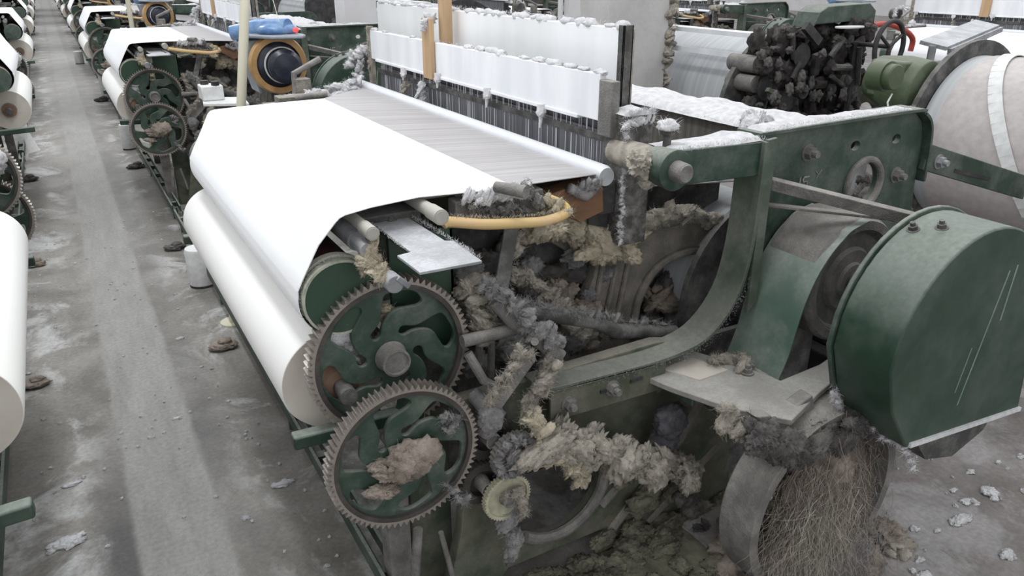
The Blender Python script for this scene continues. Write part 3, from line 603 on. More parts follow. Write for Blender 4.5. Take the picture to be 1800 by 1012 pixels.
# rear whip roll under a bed of lint, brown harness behind it
m = MB(); m.box((1.79, 1.575, 1.175), (2.05, 3.60, 1.195)); m.box((1.79, 1.575, 1.04), (1.80, 3.60, 1.18)); rb = part(m, 'back_rest', CURTAIN, bevel=.003)
m = MB(); m.bed(1.775, 2.06, 1.57, 3.60, 1.195, .022, 9, .016); m.fuzz([(1.785, 1.6, 1.197), (1.785, 3.5, 1.197)], 900, .012, .004, up=0); part(m, 'settled_lint', LINTW, rb)
m = MB(); m.chain([(1.70, 1.56, 1.215), (1.74, 1.60, 1.225), (1.79, 1.66, 1.22)], .026, 12, 41, jit=.5); part(m, 'settled_lint', LINTW, rb)
m = MB(); m.ribbon([(1.40, 1.03), (1.95, .98)], 1.80, 3.48, .003); part(m, 'thread_sheet', WARP)
m = MB(); m.box((1.47, 1.82, .62), (1.50, 3.4, .93)); part(m, 'harness', CURTAIN)

# inner cast frame with its arch, caked in lint
ya = 1.76
outer = [pv(*q, ya) for q in ((930, 392), (1010, 388), (1100, 392), (1180, 372), (1250, 380), (1292, 420), (1300, 520), (1290, 640), (1190, 640), (1130, 600), (1060, 640), (960, 640), (1010, 560), (1050, 470), (1000, 440))]
hole = [pv(*q, ya) for q in ((1118, 585), (1128, 530), (1150, 480), (1190, 452), (1235, 446), (1262, 470), (1268, 530), (1240, 590), (1180, 600))]
m = plate_mb(cat_rom(outer, 4), [cat_rom(hole, 4)], ya, ya+.04, .006); fr = part(m, 'inner_frame', CAKE)
m = MB(); m.tube([(x, ya-.008, z) for x, z in cat_rom([pv(*q, ya) for q in ((1110, 590), (1118, 530), (1146, 476), (1190, 446), (1240, 438), (1270, 455))], 5, False)], .013, 10); part(m, 'frame_rib', CAKE, fr)
m = MB(); m.tube([(x, ya-.008, z) for x, z in cat_rom([pv(*q, ya) for q in ((960, 400), (1050, 410), (1110, 412), (1170, 388), (1230, 385), (1275, 410))], 5, False)], .018, 10)
for q in ((1055, 590, 1085, 450), (1075, 590, 1105, 450), (1040, 560, 1062, 440)): m.tube([(*pv(q[0], q[1], ya)[:1], ya-.006, pv(q[0], q[1], ya)[1]), (pv(q[2], q[3], ya)[0], ya-.006, pv(q[2], q[3], ya)[1])], .009, 8)
part(m, 'frame_rib', CAKE, fr)
m = MB(); m.chain([P(u, v, y=1.70) for u, v in ((955, 385), (1010, 400), (1060, 425), (1100, 430))], .040, 26, 51, n=3, jit=.55, fib=30, ln=.02); part(m, 'caked_lint', LINTC, fr)
m = MB(); m.chain([P(u, v, y=1.72) for u, v in ((1100, 405), (1160, 378), (1230, 375), (1270, 395))], .022, 26, 52, jit=.6, fib=26); part(m, 'caked_lint', LINT, fr)
m = MB(); m.chain([P(u, v, y=1.74) for u, v in ((985, 520), (1020, 540), (1040, 590))], .028, 14, 53, jit=.8); m.chain([P(u, v, y=1.80) for u, v in ((1150, 520), (1200, 530), (1240, 560))], .032, 18, 54, jit=.8); part(m, 'caked_lint', LINTB, fr)
# dark body of the machine behind, hung with lint
m = MB(); m.box((.72, 1.86, .05), (1.88, 1.90, 1.02)); part(m, 'inner_panel', GREYD)
m = MB()
for i, (u, v, s_) in enumerate(((850, 470, .05), (900, 440, .045), (940, 500, .06), (830, 520, .05), (1000, 480, .05), (960, 560, .055), (870, 580, .05), (1060, 600, .05), (1180, 500, .05), (1230, 480, .05), (1140, 560, .04), (1215, 560, .05), (1000, 620, .05), (920, 640, .05))):
    q = P(u, v, y=1.83); m.blob(q, (s_*1.3, s_*.7, s_), i+300, 4, .6, 2.3, 50, .03)
part(m, 'hanging_lint', LINTD)
m = MB()
for i, (u, v, s_) in enumerate(((820, 480, .035), (880, 500, .02), (930, 470, .03), (1010, 450, .03), (900, 610, .04), (840, 640, .03), (1010, 600, .035), (1050, 560, .022), (960, 650, .03), (1035, 520, .022), (1065, 480, .022))):
    q = P(u, v, y=1.76); m.blob(q, (s_*1.3, s_*.7, s_), i+330, 4, .7, 2.6, 60, .03)
part(m, 'hanging_lint', LINTG)
# light lint ridge that falls from the shed end
m = MB(); m.chain([P(u, v, y=1.66) for u, v in ((905, 480), (950, 510), (1000, 560), (1040, 590))], .024, 22, 60, jit=.4, fib=30); part(m, 'hanging_lint', LINT)

# shafts, cranks and levers of the picking motion
m = MB(); m.tube([P(905, 540, y=1.50), P(980, 556, y=1.54), P(1050, 568, y=1.58), P(1085, 582, y=1.58), P(1185, 584, y=1.60)], [.019, .019, .018, .024, .022], 18); ps = part(m, 'picking_shaft', GREYD)
m = MB(); m.chain([P(920, 530, y=1.50), P(990, 545, y=1.53), P(1060, 556, y=1.57), P(1180, 570, y=1.60)], .009, 30, 61, jit=.6, fib=16); part(m, 'shaft_lint', LINTG, ps)
m = MB(); m.tube([P(812, 600, y=1.50), P(905, 578, y=1.50)], .016, 14); part(m, 'cross_shaft', GREY)
m = MB(); m.tube([P(870, 525, y=1.50), P(905, 560, y=1.48), P(960, 605, y=1.44), P(985, 628, y=1.42)], [.022, .026, .022, .02], 16); m.cyl(P(975, 630, y=1.40), P(960, 600, y=1.50), .022, 18); m.cyl(P(940, 600, y=1.40), P(940, 600, y=1.46), .01, 12); m.cyl(P(988, 604, y=1.42), P(965, 610, y=1.46), .012, 12)
cr = part(m, 'crank_lever', GREY)
m = MB(); m.chain([P(850, 500, y=1.50), P(890, 530, y=1.47), P(930, 570, y=1.44), P(980, 605, y=1.41)], .017, 30, 62, jit=.7, fib=36, ln=.018); part(m, 'lever_lint', LINTG, cr)
m = MB(); m.bar(P(930, 620, y=1.44), P(862, 715, y=1.42), .02, .05); m.bar(P(962, 640, y=1.42), P(925, 725, y=1.42), .02, .03); lk = part(m, 'link_arm', GREY, bevel=.003)
m = MB(); m.chain([P(925, 615, y=1.41), P(865, 700, y=1.39)], .014, 16, 63, jit=.9, fib=30); m.chain([P(975, 630, y=1.4), P(925, 730, y=1.39)], .014, 18, 64, jit=.8, fib=30); part(m, 'lever_lint', LINT, lk)
m = MB(); m.tube([P(822, 620, y=1.5), P(850, 668, y=1.47), P(870, 680, y=1.46)], .012, 10); m.tube([P(845, 480, y=1.6), P(842, 640, y=1.6)], .010, 10); m.tube([P(865, 560, y=1.6), P(862, 690, y=1.6)], .010, 10); part(m, 'lever_rod', GREY)
m = MB(); m.bar(P(903, 375, y=1.56), P(878, 522, y=1.50), .008, .036, (.2, 1, 0)); pk = part(m, 'perforated_strap', GREYD, bevel=.001)
m = MB(); m.fuzz([P(920, 385, y=1.55), P(898, 520, y=1.50)], 200, .012, .004, up=0); m.chain([P(915, 400, y=1.56), P(905, 450, y=1.55)], .012, 7, 65); part(m, 'strap_lint', LINT, pk)
m = MB(); m.chain([P(830, 500, y=1.55), P(850, 540, y=1.54), P(835, 590, y=1.55)], .024, 14, 66, jit=.7, fib=30); part(m, 'hanging_lint', LINT)
m = MB(); m.tube([P(830, 690, y=1.5), P(870, 730, y=1.44), P(850, 760, y=1.45)], [.02, .03, .03], 12); m.blob(P(862, 735, y=1.42), (.035, .03, .035), 88, 4, .4, 2.6, 60); part(m, 'lint_cake', LINTG)

# temple, shuttle box and yellow hose at the cloth edge
m = MB(); m.box((.74, 1.555, 1.09), (.98, 1.60, 1.145)); tb = part(m, 'temple_bar', GREY, bevel=.004)
m = MB(); q = P(905, 335, z=1.175); m.tube([P(872, 328, z=1.180), P(925, 338, z=1.180)], [.013, .015], 16); part(m, 'temple_ring', GREY, tb)
m = MB(); m.blob(P(925, 335, y=1.54), (.020, .02, .022), 12, 4, .5, 3.5, 60, .012); m.blob(P(945, 355, y=1.53), (.015, .015, .02), 14, 3, .5, 3.5, 30, .012); part(m, 'temple_knob', GREY, tb)
m = MB(); m.chain([P(830, 350, y=1.53), P(870, 345, y=1.53), P(900, 338, y=1.53), P(930, 325, y=1.54)], .014, 22, 71, jit=.6, fib=26, ln=.014); part(m, 'temple_lint', LINTW, tb)
m = MB()
for u in (830, 850, 868, 885, 900, 918): m.tube([P(u, 360, y=1.545), P(u, 385, y=1.545)], .007, 10)
m.chain([P(825, 365, y=1.54), P(925, 370, y=1.54)], .010, 16, 72, jit=.6); part(m, 'temple_spring', GREY, tb)
m = MB(); m.prism([pv(u, v, 1.60) for u, v in ((950, 348), (1030, 320), (1060, 318), (1062, 372), (1020, 392), (985, 372))], 1.60, 1.66); m2 = part(m, 'shuttle_box', WOODB, bevel=.004)
m = MB(); m.tube([P(1000, 330, y=1.59), P(1030, 345, y=1.59), P(1045, 330, y=1.60)], .014, 12); m.chain([P(1010, 335, y=1.585), P(1050, 322, y=1.59)], .010, 8, 81, jit=.6); part(m, 'box_lint', LINTG, m2)
m = MB(); m.prism([pv(u, v, 1.64) for u, v in ((1035, 310), (1068, 300), (1068, 400), (1035, 395))], 1.64, 1.65); part(m, 'box_end', BLACK, m2)
hz = [V((.675, 1.49, 1.120)), P(790, 390, y=1.49), P(850, 394, y=1.48), P(910, 392, y=1.48), P(960, 388, y=1.49), P(995, 374, y=1.50), P(988, 360, y=1.52), P(965, 350, y=1.54)]
m = MB(); m.tube([V(p) for p in cat_rom([tuple(p) for p in hz], 5, False)], .0125, 14); yh = part(m, 'yellow_hose', YELLOW, label='yellow hose dusted with lint')
m = MB(); m.fuzz([P(790, 380, y=1.485), P(900, 384, y=1.48), P(990, 370, y=1.49)], 300, .010, .004); m.chain([P(965, 392, y=1.49), P(985, 400, y=1.48), P(970, 405, y=1.48)], .008, 7, 83, jit=.8); m.chain([P(1000, 375, y=1.5), P(960, 350, y=1.53)], .010, 8, 84, jit=.5); part(m, 'hose_lint', LINTC, yh)

# belt guard sheet, drive pulley, platform
near = [(1530, 388), (1500, 404), (1484, 420), (1462, 446), (1436, 488), (1415, 535), (1400, 580), (1386, 625), (1368, 668)]
prof = [pv(u, v, 1.27) for u, v in near]
pf = cat_rom(prof, 4, False) + [(prof[-1][0]-.03, prof[-1][1]-.003), (prof[-1][0]-.10, prof[-1][1]+.0)]
bk = P(1510, 402, y=1.27)
m = MB(); m.ribbon(pf, 1.27, 1.47, .003); bg_ = part(m, 'belt_guard', GREENP, bevel=0)
PC = P(1494, 492, y=1.30)
m = MB(); m.lathe((PC.x, PC.z), [(1.46, .0005), (1.46, .188), (1.30, .188), (1.292, .182), (1.292, .150), (1.306, .140), (1.312, .098), (1.30, .09), (1.30, .055), (1.29, .05), (1.29, .0005)], 64); pu = part(m, 'drive_pulley', GREY)
m = MB(); m.lathe((PC.x, PC.z), [(1.291, .152), (1.286, .155), (1.286, .180), (1.2925, .184), (1.291, .152)], 64); part(m, 'pulley_rim', GREY, pu)
m = MB(); m.cyl((PC.x, 1.10, PC.z), (PC.x, 1.60, PC.z), .03); part(m, 'main_shaft', GREYD)
plat = [P(u, v, z=.600) for u, v in ((1130, 640), (1205, 612), (1300, 640), (1372, 668), (1440, 640), (1490, 606), (1500, 640), (1440, 690), (1392, 738), (1290, 718), (1180, 680), (1142, 664))]
m = MB(); m.slab([(p.x, p.y) for p in plat], .582, .600); pt = part(m, 'platform', DUSTP, bevel=.003)
m = MB(); m.slab([(P(u, v, z=.603).x, P(u, v, z=.603).y) for u, v in ((1215, 628), (1280, 650), (1230, 668), (1165, 648))], .600, .604); part(m, 'dusty_pad', CREAM, pt)
m = MB(); m.bolt(P(1313, 655, z=.602), .014, .012, (0, 0, 1)); part(m, 'bolt', GREY, pt)
m = MB(); m.prism([pv(u, v, 1.10) for u, v in ((1392, 735), (1440, 700), (1450, 760), (1420, 800), (1385, 790), (1340, 740))], 1.12, 1.16); part(m, 'platform_bracket', GREY, pt, bevel=.004)
m = MB(); m.box((1.30, 1.44, .53), (1.42, 1.46, .585)); m.box((1.30, 1.30, .56), (1.31, 1.46, .585)); part(m, 'platform_bracket', GREEN, pt, bevel=.003)
m = MB(); m.chain([P(u, v, z=.61) for u, v in ((1250, 640), (1280, 632), (1310, 630), (1300, 645))], .018, 14, 91, jit=.6, fib=30); part(m, 'settled_lint', LINT, pt)
m = MB(); m.chain([P(u, v, y=1.12) for u, v in ((1275, 725), (1300, 760), (1340, 775), (1370, 790), (1365, 820))], .018, 18, 92, jit=.8, fib=36); m.chain([P(u, v, y=1.12) for u, v in ((1390, 760), (1430, 770), (1450, 740))], .014, 10, 93, jit=.8, fib=40, ln=.03); part(m, 'hanging_lint', LINT, pt)
m = MB(); m.chain([P(u, v, y=1.06) for u, v in ((1330, 770), (1390, 790), (1450, 770), (1500, 740), (1560, 760))], .030, 30, 193, jit=.7, fib=60, ln=.04); part(m, 'hanging_lint', LINTD, pt)  # dark clumps added to imitate the shade under the platform
m = MB(); m.fuzz([P(1400, 745, y=1.12), P(1445, 715, y=1.13), P(1490, 650, y=1.22)], 500, .03, .012, up=-.6); part(m, 'hanging_lint', LINTD, pt)

# two dusty stay bars from the upright to the cover
m = MB(); m.bar(P(1330, 316, y=1.47), P(1640, 394, y=1.085), .034, .020, (-.4, .2, 1)); part(m, 'stay_bar', GREY, bevel=.002)
m = MB(); m.bar(P(1332, 358, y=1.47), P(1590, 386, y=1.20), .008, .026, (-.2, .2, 1)); part(m, 'stay_bar', GREY, bevel=.002)
m = None; 0 and MB().slab([(P(u, v, z=1.04).x, P(u, v, z=1.04).y) for u, v in ((1392, 350), (1530, 400), (1500, 402), (1350, 372))], 1.036, 1.04)

# big D shaped guard cover
cc = (2.10, .655)
prof = [(1.905, .372), (1.80, .52), (1.752, .66)] + [(cc[0]+.348*math.cos(math.radians(a)), cc[1]+.348*math.sin(math.radians(a))) for a in range(164, -1, -8)] + [(2.46, .60), (2.50, .318)]
m = MB(); m.prism(prof, 1.05, 1.235); cv = part(m, 'guard_cover', GREENC, bevel=.005)
p2 = [(cc[0]+(x-cc[0])*1.03, cc[1]+(z-cc[1])*1.03) for x, z in prof[1:-1]]
m = MB(); m.prism([prof[0]] + p2 + [prof[-1]], 1.236, 1.250); part(m, 'cover_flange', GREEN, cv, bevel=.003)
m = MB()
for a_, y_ in ((112, 1.205), (105, 1.15)):
    e_ = V((math.cos(math.radians(a_)), 0, math.sin(math.radians(a_)))); m.bolt(V((cc[0], y_, cc[1])) + e_*.346, .013, .012, tuple(e_)); part(m, 'bolt', GREYD, cv); m = MB()
m = MB(); m.bar((1.915, 1.046, .380), (2.50, 1.046, .324), .008, .014); part(m, 'cover_lip', LINTW, cv, label='pale lip along the bottom edge')  # pale strip along the lower front edge of the cover
for xa, za, xb, zb, w_ in ((2.215, .86, 2.12, .45, .007), (2.25, .87, 2.235, .70, .008), (2.12, .64, 2.09, .50, .005)):
    m = MB(); m.bar((xa, 1.0496, za), (xb, 1.0496, zb), .0008, w_); part(m, 'paint_run', GREENP, cv)
m = MB(); m.prism([(2.0, .36), (2.45, .325), (2.40, .25), (2.25, .20), (2.1, .24)], 1.09, 1.20); part(m, 'cover_chute', GREYD, cv)
m = MB(); m.chain([(1.80, 1.24, .50), (1.83, 1.24, .44), (1.92, 1.12, .36), (1.95, 1.08, .35)], .009, 12, 95, jit=.8, fib=24); m.chain([P(1590, 785, y=1.07), P(1606, 830, y=1.05)], .008, 5, 96); part(m, 'cover_lint', LINTW, cv)

# the cover sits on the main shaft, a little nearer than first drawn
for o_ in [cv] + children(cv):
    for v_ in o_.data.vertices: v_.co = (v_.co + B - V((0, 0, H)))*.876 + V((0, 0, H)) - B
    o_.data.update()

# flywheel low down, wound with fibre
FC = (1.600, .290); FR = .286
m = MB(); m.lathe(FC, [(1.06, FR), (1.17, FR), (1.175, FR-.004), (1.175, FR-.030), (1.06, FR-.030), (1.06, FR)], 72); fw = part(m, 'flywheel', GREY)
m = MB()
for k in range(4):
    a = math.radians(35 + 90*k); m.bar((FC[0], 1.165, FC[1]), (FC[0]+(FR-.02)*math.cos(a), 1.165, FC[1]+(FR-.02)*math.sin(a)), .02, .045)
part(m, 'spoke', GREYD, fw, bevel=.004)
m = MB(); m.lathe(FC, [(1.08, .0005), (1.08, .05), (1.24, .06), (1.24, .0005)], 30); part(m, 'wheel_hub', GREYD, fw)
def hair(m, c, n, ln, dirv, sp=(.05, .05, .05), w=.0016, droop=.6):
    for _ in range(n):
        p = V(c) + V((random.gauss(0, 1)*sp[0], random.gauss(0, 1)*sp[1], random.gauss(0, 1)*sp[2])); d = V(dirv).normalized() + V((U(-1,1), U(-1,1), U(-1,1)))*.75
        l = ln*U(.5, 1.2); pts = [p]
        for k in range(4): d = (d + V((U(-.5,.5), U(-.4,.4), -.12*droop + U(-.3,.3)))).normalized(); p = p + d*l/4; pts.append(p)
        sd = d.cross(V((U(-1,1), U(-1,1), U(-1,1)))).normalized()*w*U(.5, 1.3); vs = []
        for k, q in enumerate(pts): s2 = sd*(1-k/5); vs += [q-s2, q+s2]
        m.add(vs, [(2*k, 2*k+1, 2*k+3, 2*k+2) for k in range(4)])
    return m
m = MB()
for i in range(16):
    a = U(0, 2*PI); rr = U(0, .13); m.blob((FC[0]-.02+rr*math.cos(a), 1.10+U(-.02, .03), FC[1]+.02+rr*math.sin(a)), (.07, .05, .07), i+400, 4, .6, 2.2, 0)
hair(m, (1.60, 1.06, .34), 5200, .085, (-.2, -.15, -.95), (.075, .02, .085), .0007); hair(m, (1.56, 1.05, .20), 3600, .09, (-.7, -.2, -.6), (.075, .025, .05), .0007); part(m, 'wound_fibre', LINTB, fw)
m = MB(); m.blob((1.53, 1.05, .22), (.06, .04, .09), 431, 4, .6, 2.2); hair(m, (1.53, 1.03, .24), 4200, .10, (-.6, -.3, -.8), (.06, .03, .08), .0007); part(m, 'wound_fibre', LINT, fw)
m = MB(); m.blob((1.60, 1.05, .12), (.10, .05, .06), 441, 4, .6, 2.2); hair(m, (1.60, 1.03, .12), 3200, .09, (-.8, -.2, -.3), (.10, .03, .04), .0007); part(m, 'wound_fibre', LINTG, fw)

# lint hanging over the low frame
m = MB(); m.chain([P(u, v, y=1.38) for u, v in ((965, 765), (1000, 785), (1040, 790), (1090, 800), (1150, 815), (1220, 835))], .036, 46, 101, n=3, jit=.55, fib=45, amp=.8, ln=.02); part(m, 'lint_garland', LINT, label='thick beige garland of lint')
m = MB(); m.chain([P(u, v, y=1.36) for u, v in ((960, 790), (1010, 820), (1030, 835))], .022, 12, 102, jit=.5, fib=30, amp=.8); part(m, 'lint_garland', LINTC)
m = MB(); m.chain([P(930, 720, y=1.38), P(955, 760, y=1.37)], .02, 6, 103); part(m, 'lint_garland', LINTC)
m = MB(); m.blob(P(1180, 740, y=1.40), (.055, .035, .055), 120, 4, .35, 3.4, 200, .014); m.blob(P(1165, 775, y=1.42), (.05, .035, .05), 121, 4, .35, 3.4, 100, .014); part(m, 'lint_ball', LINTP, label='slate coloured ball of packed lint')
m = MB(); m.chain([P(885, 900, y=1.42), P(895, 940, y=1.42), P(900, 975, y=1.42)], .024, 8, 104, fib=26); part(m, 'hanging_lint', LINTG)
m = MB()
for i, (u, v, s_) in enumerate(((1130, 880, .045), (1170, 930, .05), (1220, 900, .045), (1150, 980, .05), (1240, 960, .045), (1100, 840, .03), (1190, 860, .035), (1080, 1000, .05), (1270, 880, .03), (1110, 930, .03), (1200, 980, .04), (1060, 950, .03))):
    m.blob(P(u, v, y=1.47), (s_*1.3, s_*.5, s_*.9), i+500, 4, .8, 2.6, 90, .022)
part(m, 'caked_lint', OLIVE)
m = MB(); m.chain([P(u, v, y=1.40) for u, v in ((1190, 870), (1230, 910), (1250, 970), (1210, 1000))], .022, 14, 105, fib=24); part(m, 'hanging_lint', LINTD)
m = MB(); m.tube([P(735, 930, y=1.50), P(730, 1010, y=1.50)], .013, 12); m.tube([P(775, 935, y=1.47), P(795, 1010, y=1.47)], .007, 10); m.box((.52, 1.56, 0), (.58, 1.62, .50)); part(m, 'lower_rod', GREY)
m = MB(); m.box((.60, 1.60, 0), (.72, 1.64, .56)); part(m, 'lower_leg', GREEND, bevel=.004)
m = MB(); m.box((.62, 1.66, .45), (.70, 1.70, 1.05)); part(m, 'inner_post', GREEND, bevel=.004)

# far end of the machine
m = plate_mb(side, [circle((hc.x, hc.z), .062, 32)], 3.60, 3.62, .002); part(m, 'side_plate', GREEN)
m = MB(); m.ribbon(fl, 3.56, 3.66, .012); part(m, 'curved_flange', GREEN)
m = plate_mb(low, [circle((1.0, .285), .165, 40)], 3.60, 3.63, .004); part(m, 'lower_side_frame', GREEND)
m = MB(); m.lathe((1.285, 1.235), [(3.62, .0005), (3.62, .048), (3.66, .052), (3.70, .048), (3.70, .0005)], 30); fp = part(m, 'far_pulley', GREYD)
m = MB(); m.chain([P(606, 118, y=3.60), P(618, 100, y=3.60), P(632, 84, y=3.60), P(642, 90, y=3.55)], .013, 14, 111, jit=.5, fib=20); part(m, 'far_lint', LINTW, fp)
m = MB(); m.box((.70, 3.20, 1.05), (.88, 3.30, 1.13)); m.box((.86, 3.3, 1.10), (1.05, 3.42, 1.15)); m.tube([(.80, 3.14, 1.16), (.92, 3.10, 1.175)], .014, 12)
m.tube([(.84, 3.28, 1.12), (.84, 3.28, 1.24), (.96, 3.30, 1.29)], .013, 10); fm = part(m, 'far_temple', GREY)
m = MB(); m.chain([(.78, 3.22, 1.14), (.92, 3.25, 1.15), (1.05, 3.30, 1.16), (1.15, 3.40, 1.16)], .020, 30, 112, jit=.9, fib=26); part(m, 'far_lint', LINTW, fm)
m = MB(); m.box((.74, 3.16, 1.135), (.93, 3.24, 1.165)); m.box((.84, 3.25, 1.15), (.90, 3.31, 1.22)); part(m, 'far_tray', CAKE, fm, bevel=.003)
m = MB(); m.chain([(1.17, 3.50, 1.13), (1.20, 3.52, 1.20), (1.21, 3.5, 1.30)], .014, 12, 113, jit=.8); part(m, 'far_lint', LINTW, fm)
# bars that reach back beyond the upright
a = P(1625, 275, y=1.47); b = P(1830, 352, y=1.50)
m = MB(); m.bar((a.x, 1.47, a.z), (3.05, 1.47, .885), .02, .085); sl = part(m, 'slotted_bar', GREEN, bevel=.003)
q = P(1650, 284, y=1.46); m = MB(); m.bolt((q.x, 1.46, q.z), .018, .016); part(m, 'bolt', PLATE, sl)
q1 = P(1680, 300, y=1.455); q2 = P(1742, 315, y=1.455); m = MB(); m.bar((q1.x, 1.459, q1.z), (q2.x, 1.459, q2.z), .004, .012); part(m, 'slot', BLACK, sl)
m = MB(); m.tube([(2.50, 1.62, .72), (2.50, 2.02, .72)], .15, 28); m.box((2.36, 1.62, .3), (2.66, 2.0, .64)); m.box((2.30, 1.5, 0), (2.9, 1.9, .3)); mo = part(m, 'motor', BLACK, bevel=.01)
m = MB(); m.chain([(2.42, 1.66, .86), (2.55, 1.80, .88), (2.60, 1.62, .80)], .03, 16, 211, jit=.7, fib=30); part(m, 'motor_lint', LINTD, mo)

# ------------------------------------------------------------------ woven cloth, gathered roll and beam (things of their own)
def cloth_y(x, z):
    if z < 1.12: return (1.545, 2.985)
    t = max(0, min(1, (x-.45)/.42)); return (1.50 + .05*math.sin(t*PI) + .01, 2.985 + .06*t)
arc = [(TK[0]+.0935*math.cos(math.radians(a)), TK[1]+.0935*math.sin(math.radians(a))) for a in range(335, 165, -8)]
cprof = arc + [(.356, 1.005), (.372, 1.035), (.41, 1.10), (.440, 1.155), (.450, 1.164), (.464, 1.167), (.53, 1.168), (.65, 1.168), (.78, 1.167), (.885, 1.166)]
CB = V((.45, 1.5, .88))
m = MB(); m.ribbon(cprof, 0, 1, .002, 24, cloth_y)
cloth0 = m.build('woven_cloth', CLOTH, None, CB); tag(cloth0, 'wide sheet of white cloth stretched over the front rollers of the nearest loom', 'cloth', 'cloth on the looms')
m = MB(); m.ribbon([(.884, 1.165), (1.0, 1.158), (1.19, 1.145)], 1.54, 3.10, .002, 12, lambda x, z: (1.54 + (x-.884)*.2, 3.05 + (x-.884)*1.2))
wt = m.build('warp_sheet', WARP, cloth0, CB)
RC = (.432, .745); RB = V((RC[0], 1.6, RC[1]-.125))
def cloth_roll(r, label):
    m = MB(); m.lathe(RC, [(1.60, r*.35), (1.597, r*.4), (1.597, r*.98), (1.605, r), (3.045, r), (3.053, r*.98), (3.053, r*.4), (3.045, r*.35)], 72)
    o = m.build('cloth_roll', ROLLC, None, RB); tag(o, label, 'roll of cloth', 'cloth rolls under the looms')
    for y in (1.5945, 3.0525):
        m = MB(); m.lathe(RC, [(y, r*.36), (y, r*.975), (y+.003, r*.975), (y+.003, r*.36), (y, r*.36)], 64)
        m.build('roll_end', CREAM, o, RB)
    m = MB(); m.lathe(RC, [(1.555, r*.20), (1.555, r*.33), (3.09, r*.33), (3.09, r*.20)], 30); m.build('core_tube', BROWNC, o, RB)
    m = MB(); m.cyl((RC[0], 1.50, RC[1]), (RC[0], 3.15, RC[1]), r*.16, 18); m.build('core_shaft', GREYD, o, RB)
    return o
roll0 = cloth_roll(.130, 'long white roll of cloth hung low along the front of the nearest loom')
WB = V((1.95, 1.66, .62))
def warp_beam(label):
    o = empty('warp_beam', WB, label, 'warp beam', 'warp beams behind the looms')
    m = MB(); m.lathe((WB.x, WB.z), [(1.70, .30), (3.48, .30)], 64); m.build('thread_winding', WARPB, o, WB)
    for y in (1.675, 3.48):
        m = MB(); m.lathe((WB.x, WB.z), [(y, .0005), (y, .36), (y+.022, .36), (y+.022, .0005)], 64); m.build('flange', GREYD, o, WB)
    m = MB(); m.cyl((WB.x, 1.55, WB.z), (WB.x, 3.60, WB.z), .04); m.build('beam_shaft', GREYD, o, WB)
    return o
beam0 = warp_beam('grey threaded warp beam inside the back of the nearest loom')

# weft feeder on a stand: grey housing, blue lid, orange ring, dark drum
FB = V((1.02, 3.95, 0))
def weft_feeder(label):
    o = empty('weft_feeder', FB, label, 'weft feeder', 'weft feeders beside the looms')
    def p_(mb, n, mt, b=0): return mb.build(n, mt, o, FB, b)
    c = P(487, 112, y=3.85); c = V((c.x, 3.85, c.z)); X, Z = c.x, c.z
    m = MB(); m.lathe((X, Z), [(3.80, .105), (3.80, .130), (3.83, .138), (3.85, .132), (3.85, .105), (3.80, .105)], 48); p_(m, 'ring', ORANGE)
    m = MB(); m.lathe((X, Z), [(3.84, .0005), (3.84, .112), (3.815, .108), (3.80, .085), (3.80, .0005)], 48); m.lathe((X+.012, Z-.002), [(3.80, .075), (3.735, .078), (3.72, .06), (3.715, .0005)], 40); p_(m, 'drum', NAVY)
    m = MB(); m.lathe((X+.008, Z), [(3.785, .079), (3.785, .084), (3.775, .084), (3.775, .078), (3.785, .079)], 48); p_(m, 'white_band', WHITEPL)
    m = MB(); m.prism([(X-.15, Z+.10), (X+.02, Z+.13), (X+.02, Z-.10), (X-.09, Z-.14)], 3.86, 4.05); p_(m, 'housing', GPLA, .01)
    m = MB(); m.tube([(X-.16, 4.0, Z+.135), (X-.05, 3.93, Z+.155), (X+.06, 3.80, Z+.165)], [.035, .045, .04], 16); m.blob((X+.02, 3.84, Z+.155), (.11, .08, .036), 2, 3, .05, 1); p_(m, 'lid', BLUE)
    m = MB(); m.slab([(X-.14, 4.05), (X-.14, 3.87), (X-.05, 3.72), (X+.09, 3.68), (X+.12, 3.74), (X+.11, 4.0)], Z+.122, Z+.137); p_(m, 'lid_base', GPLA, .005)
    m = MB(); m.blob((X+.075, 3.735, Z+.158), (.016, .014, .014), 1, 2, 0, 1); p_(m, 'red_lamp', LAMP)
    m = MB(); m.tube([(X, 3.95, 0), (X, 3.95, Z-.05)], .022, 14); m.lathe((0, 0), [(0, 0.001), (0, .001)], 3) if False else None; m.slab([(X+.13*math.cos(t), 3.95+.13*math.sin(t)) for t in [k*PI/12 for k in range(24)]], 0, .02); p_(m, 'stand', GREYD)
    m = MB(); m.tube([(X+.02, 3.80, Z+.19), (X+.0, 4.15, Z+.75)], .0016, 5); p_(m, 'thread', PIPE)
    return o
feed0 = weft_feeder('blue lidded weft feeder with orange ring behind the far edge of the nearest white cloth')
# leaning cream pole
def pole(label, p, q):
    m = MB(); m.tube([p, q], .021, 18); m.tube([p, (p[0], p[1], p[2]+.01)], .06, 18); o = m.build('pipe_post', PIPE, None, p); return tag(o, label, 'pole', 'cream pipe posts')
pa = P(424, 185, y=3.72); pb = P(433, -60, y=3.72); d_ = (pb-pa)/(pb.z-pa.z); p0 = pa - d_*pa.z
pole0 = pole('cream pipe post standing just behind the nearest white cloth', (p0.x, p0.y, 0), tuple(p0 + d_*3.2))
pa = P(234, 58, y=8.2); pb = P(221, -20, y=8.2); d_ = (pb-pa)/(pb.z-pa.z); p0 = pa - d_*pa.z
pole1 = pole('leaning cream pipe post beyond the second loom from the front', (p0.x, p0.y, 0), tuple(p0 + d_*3.0))
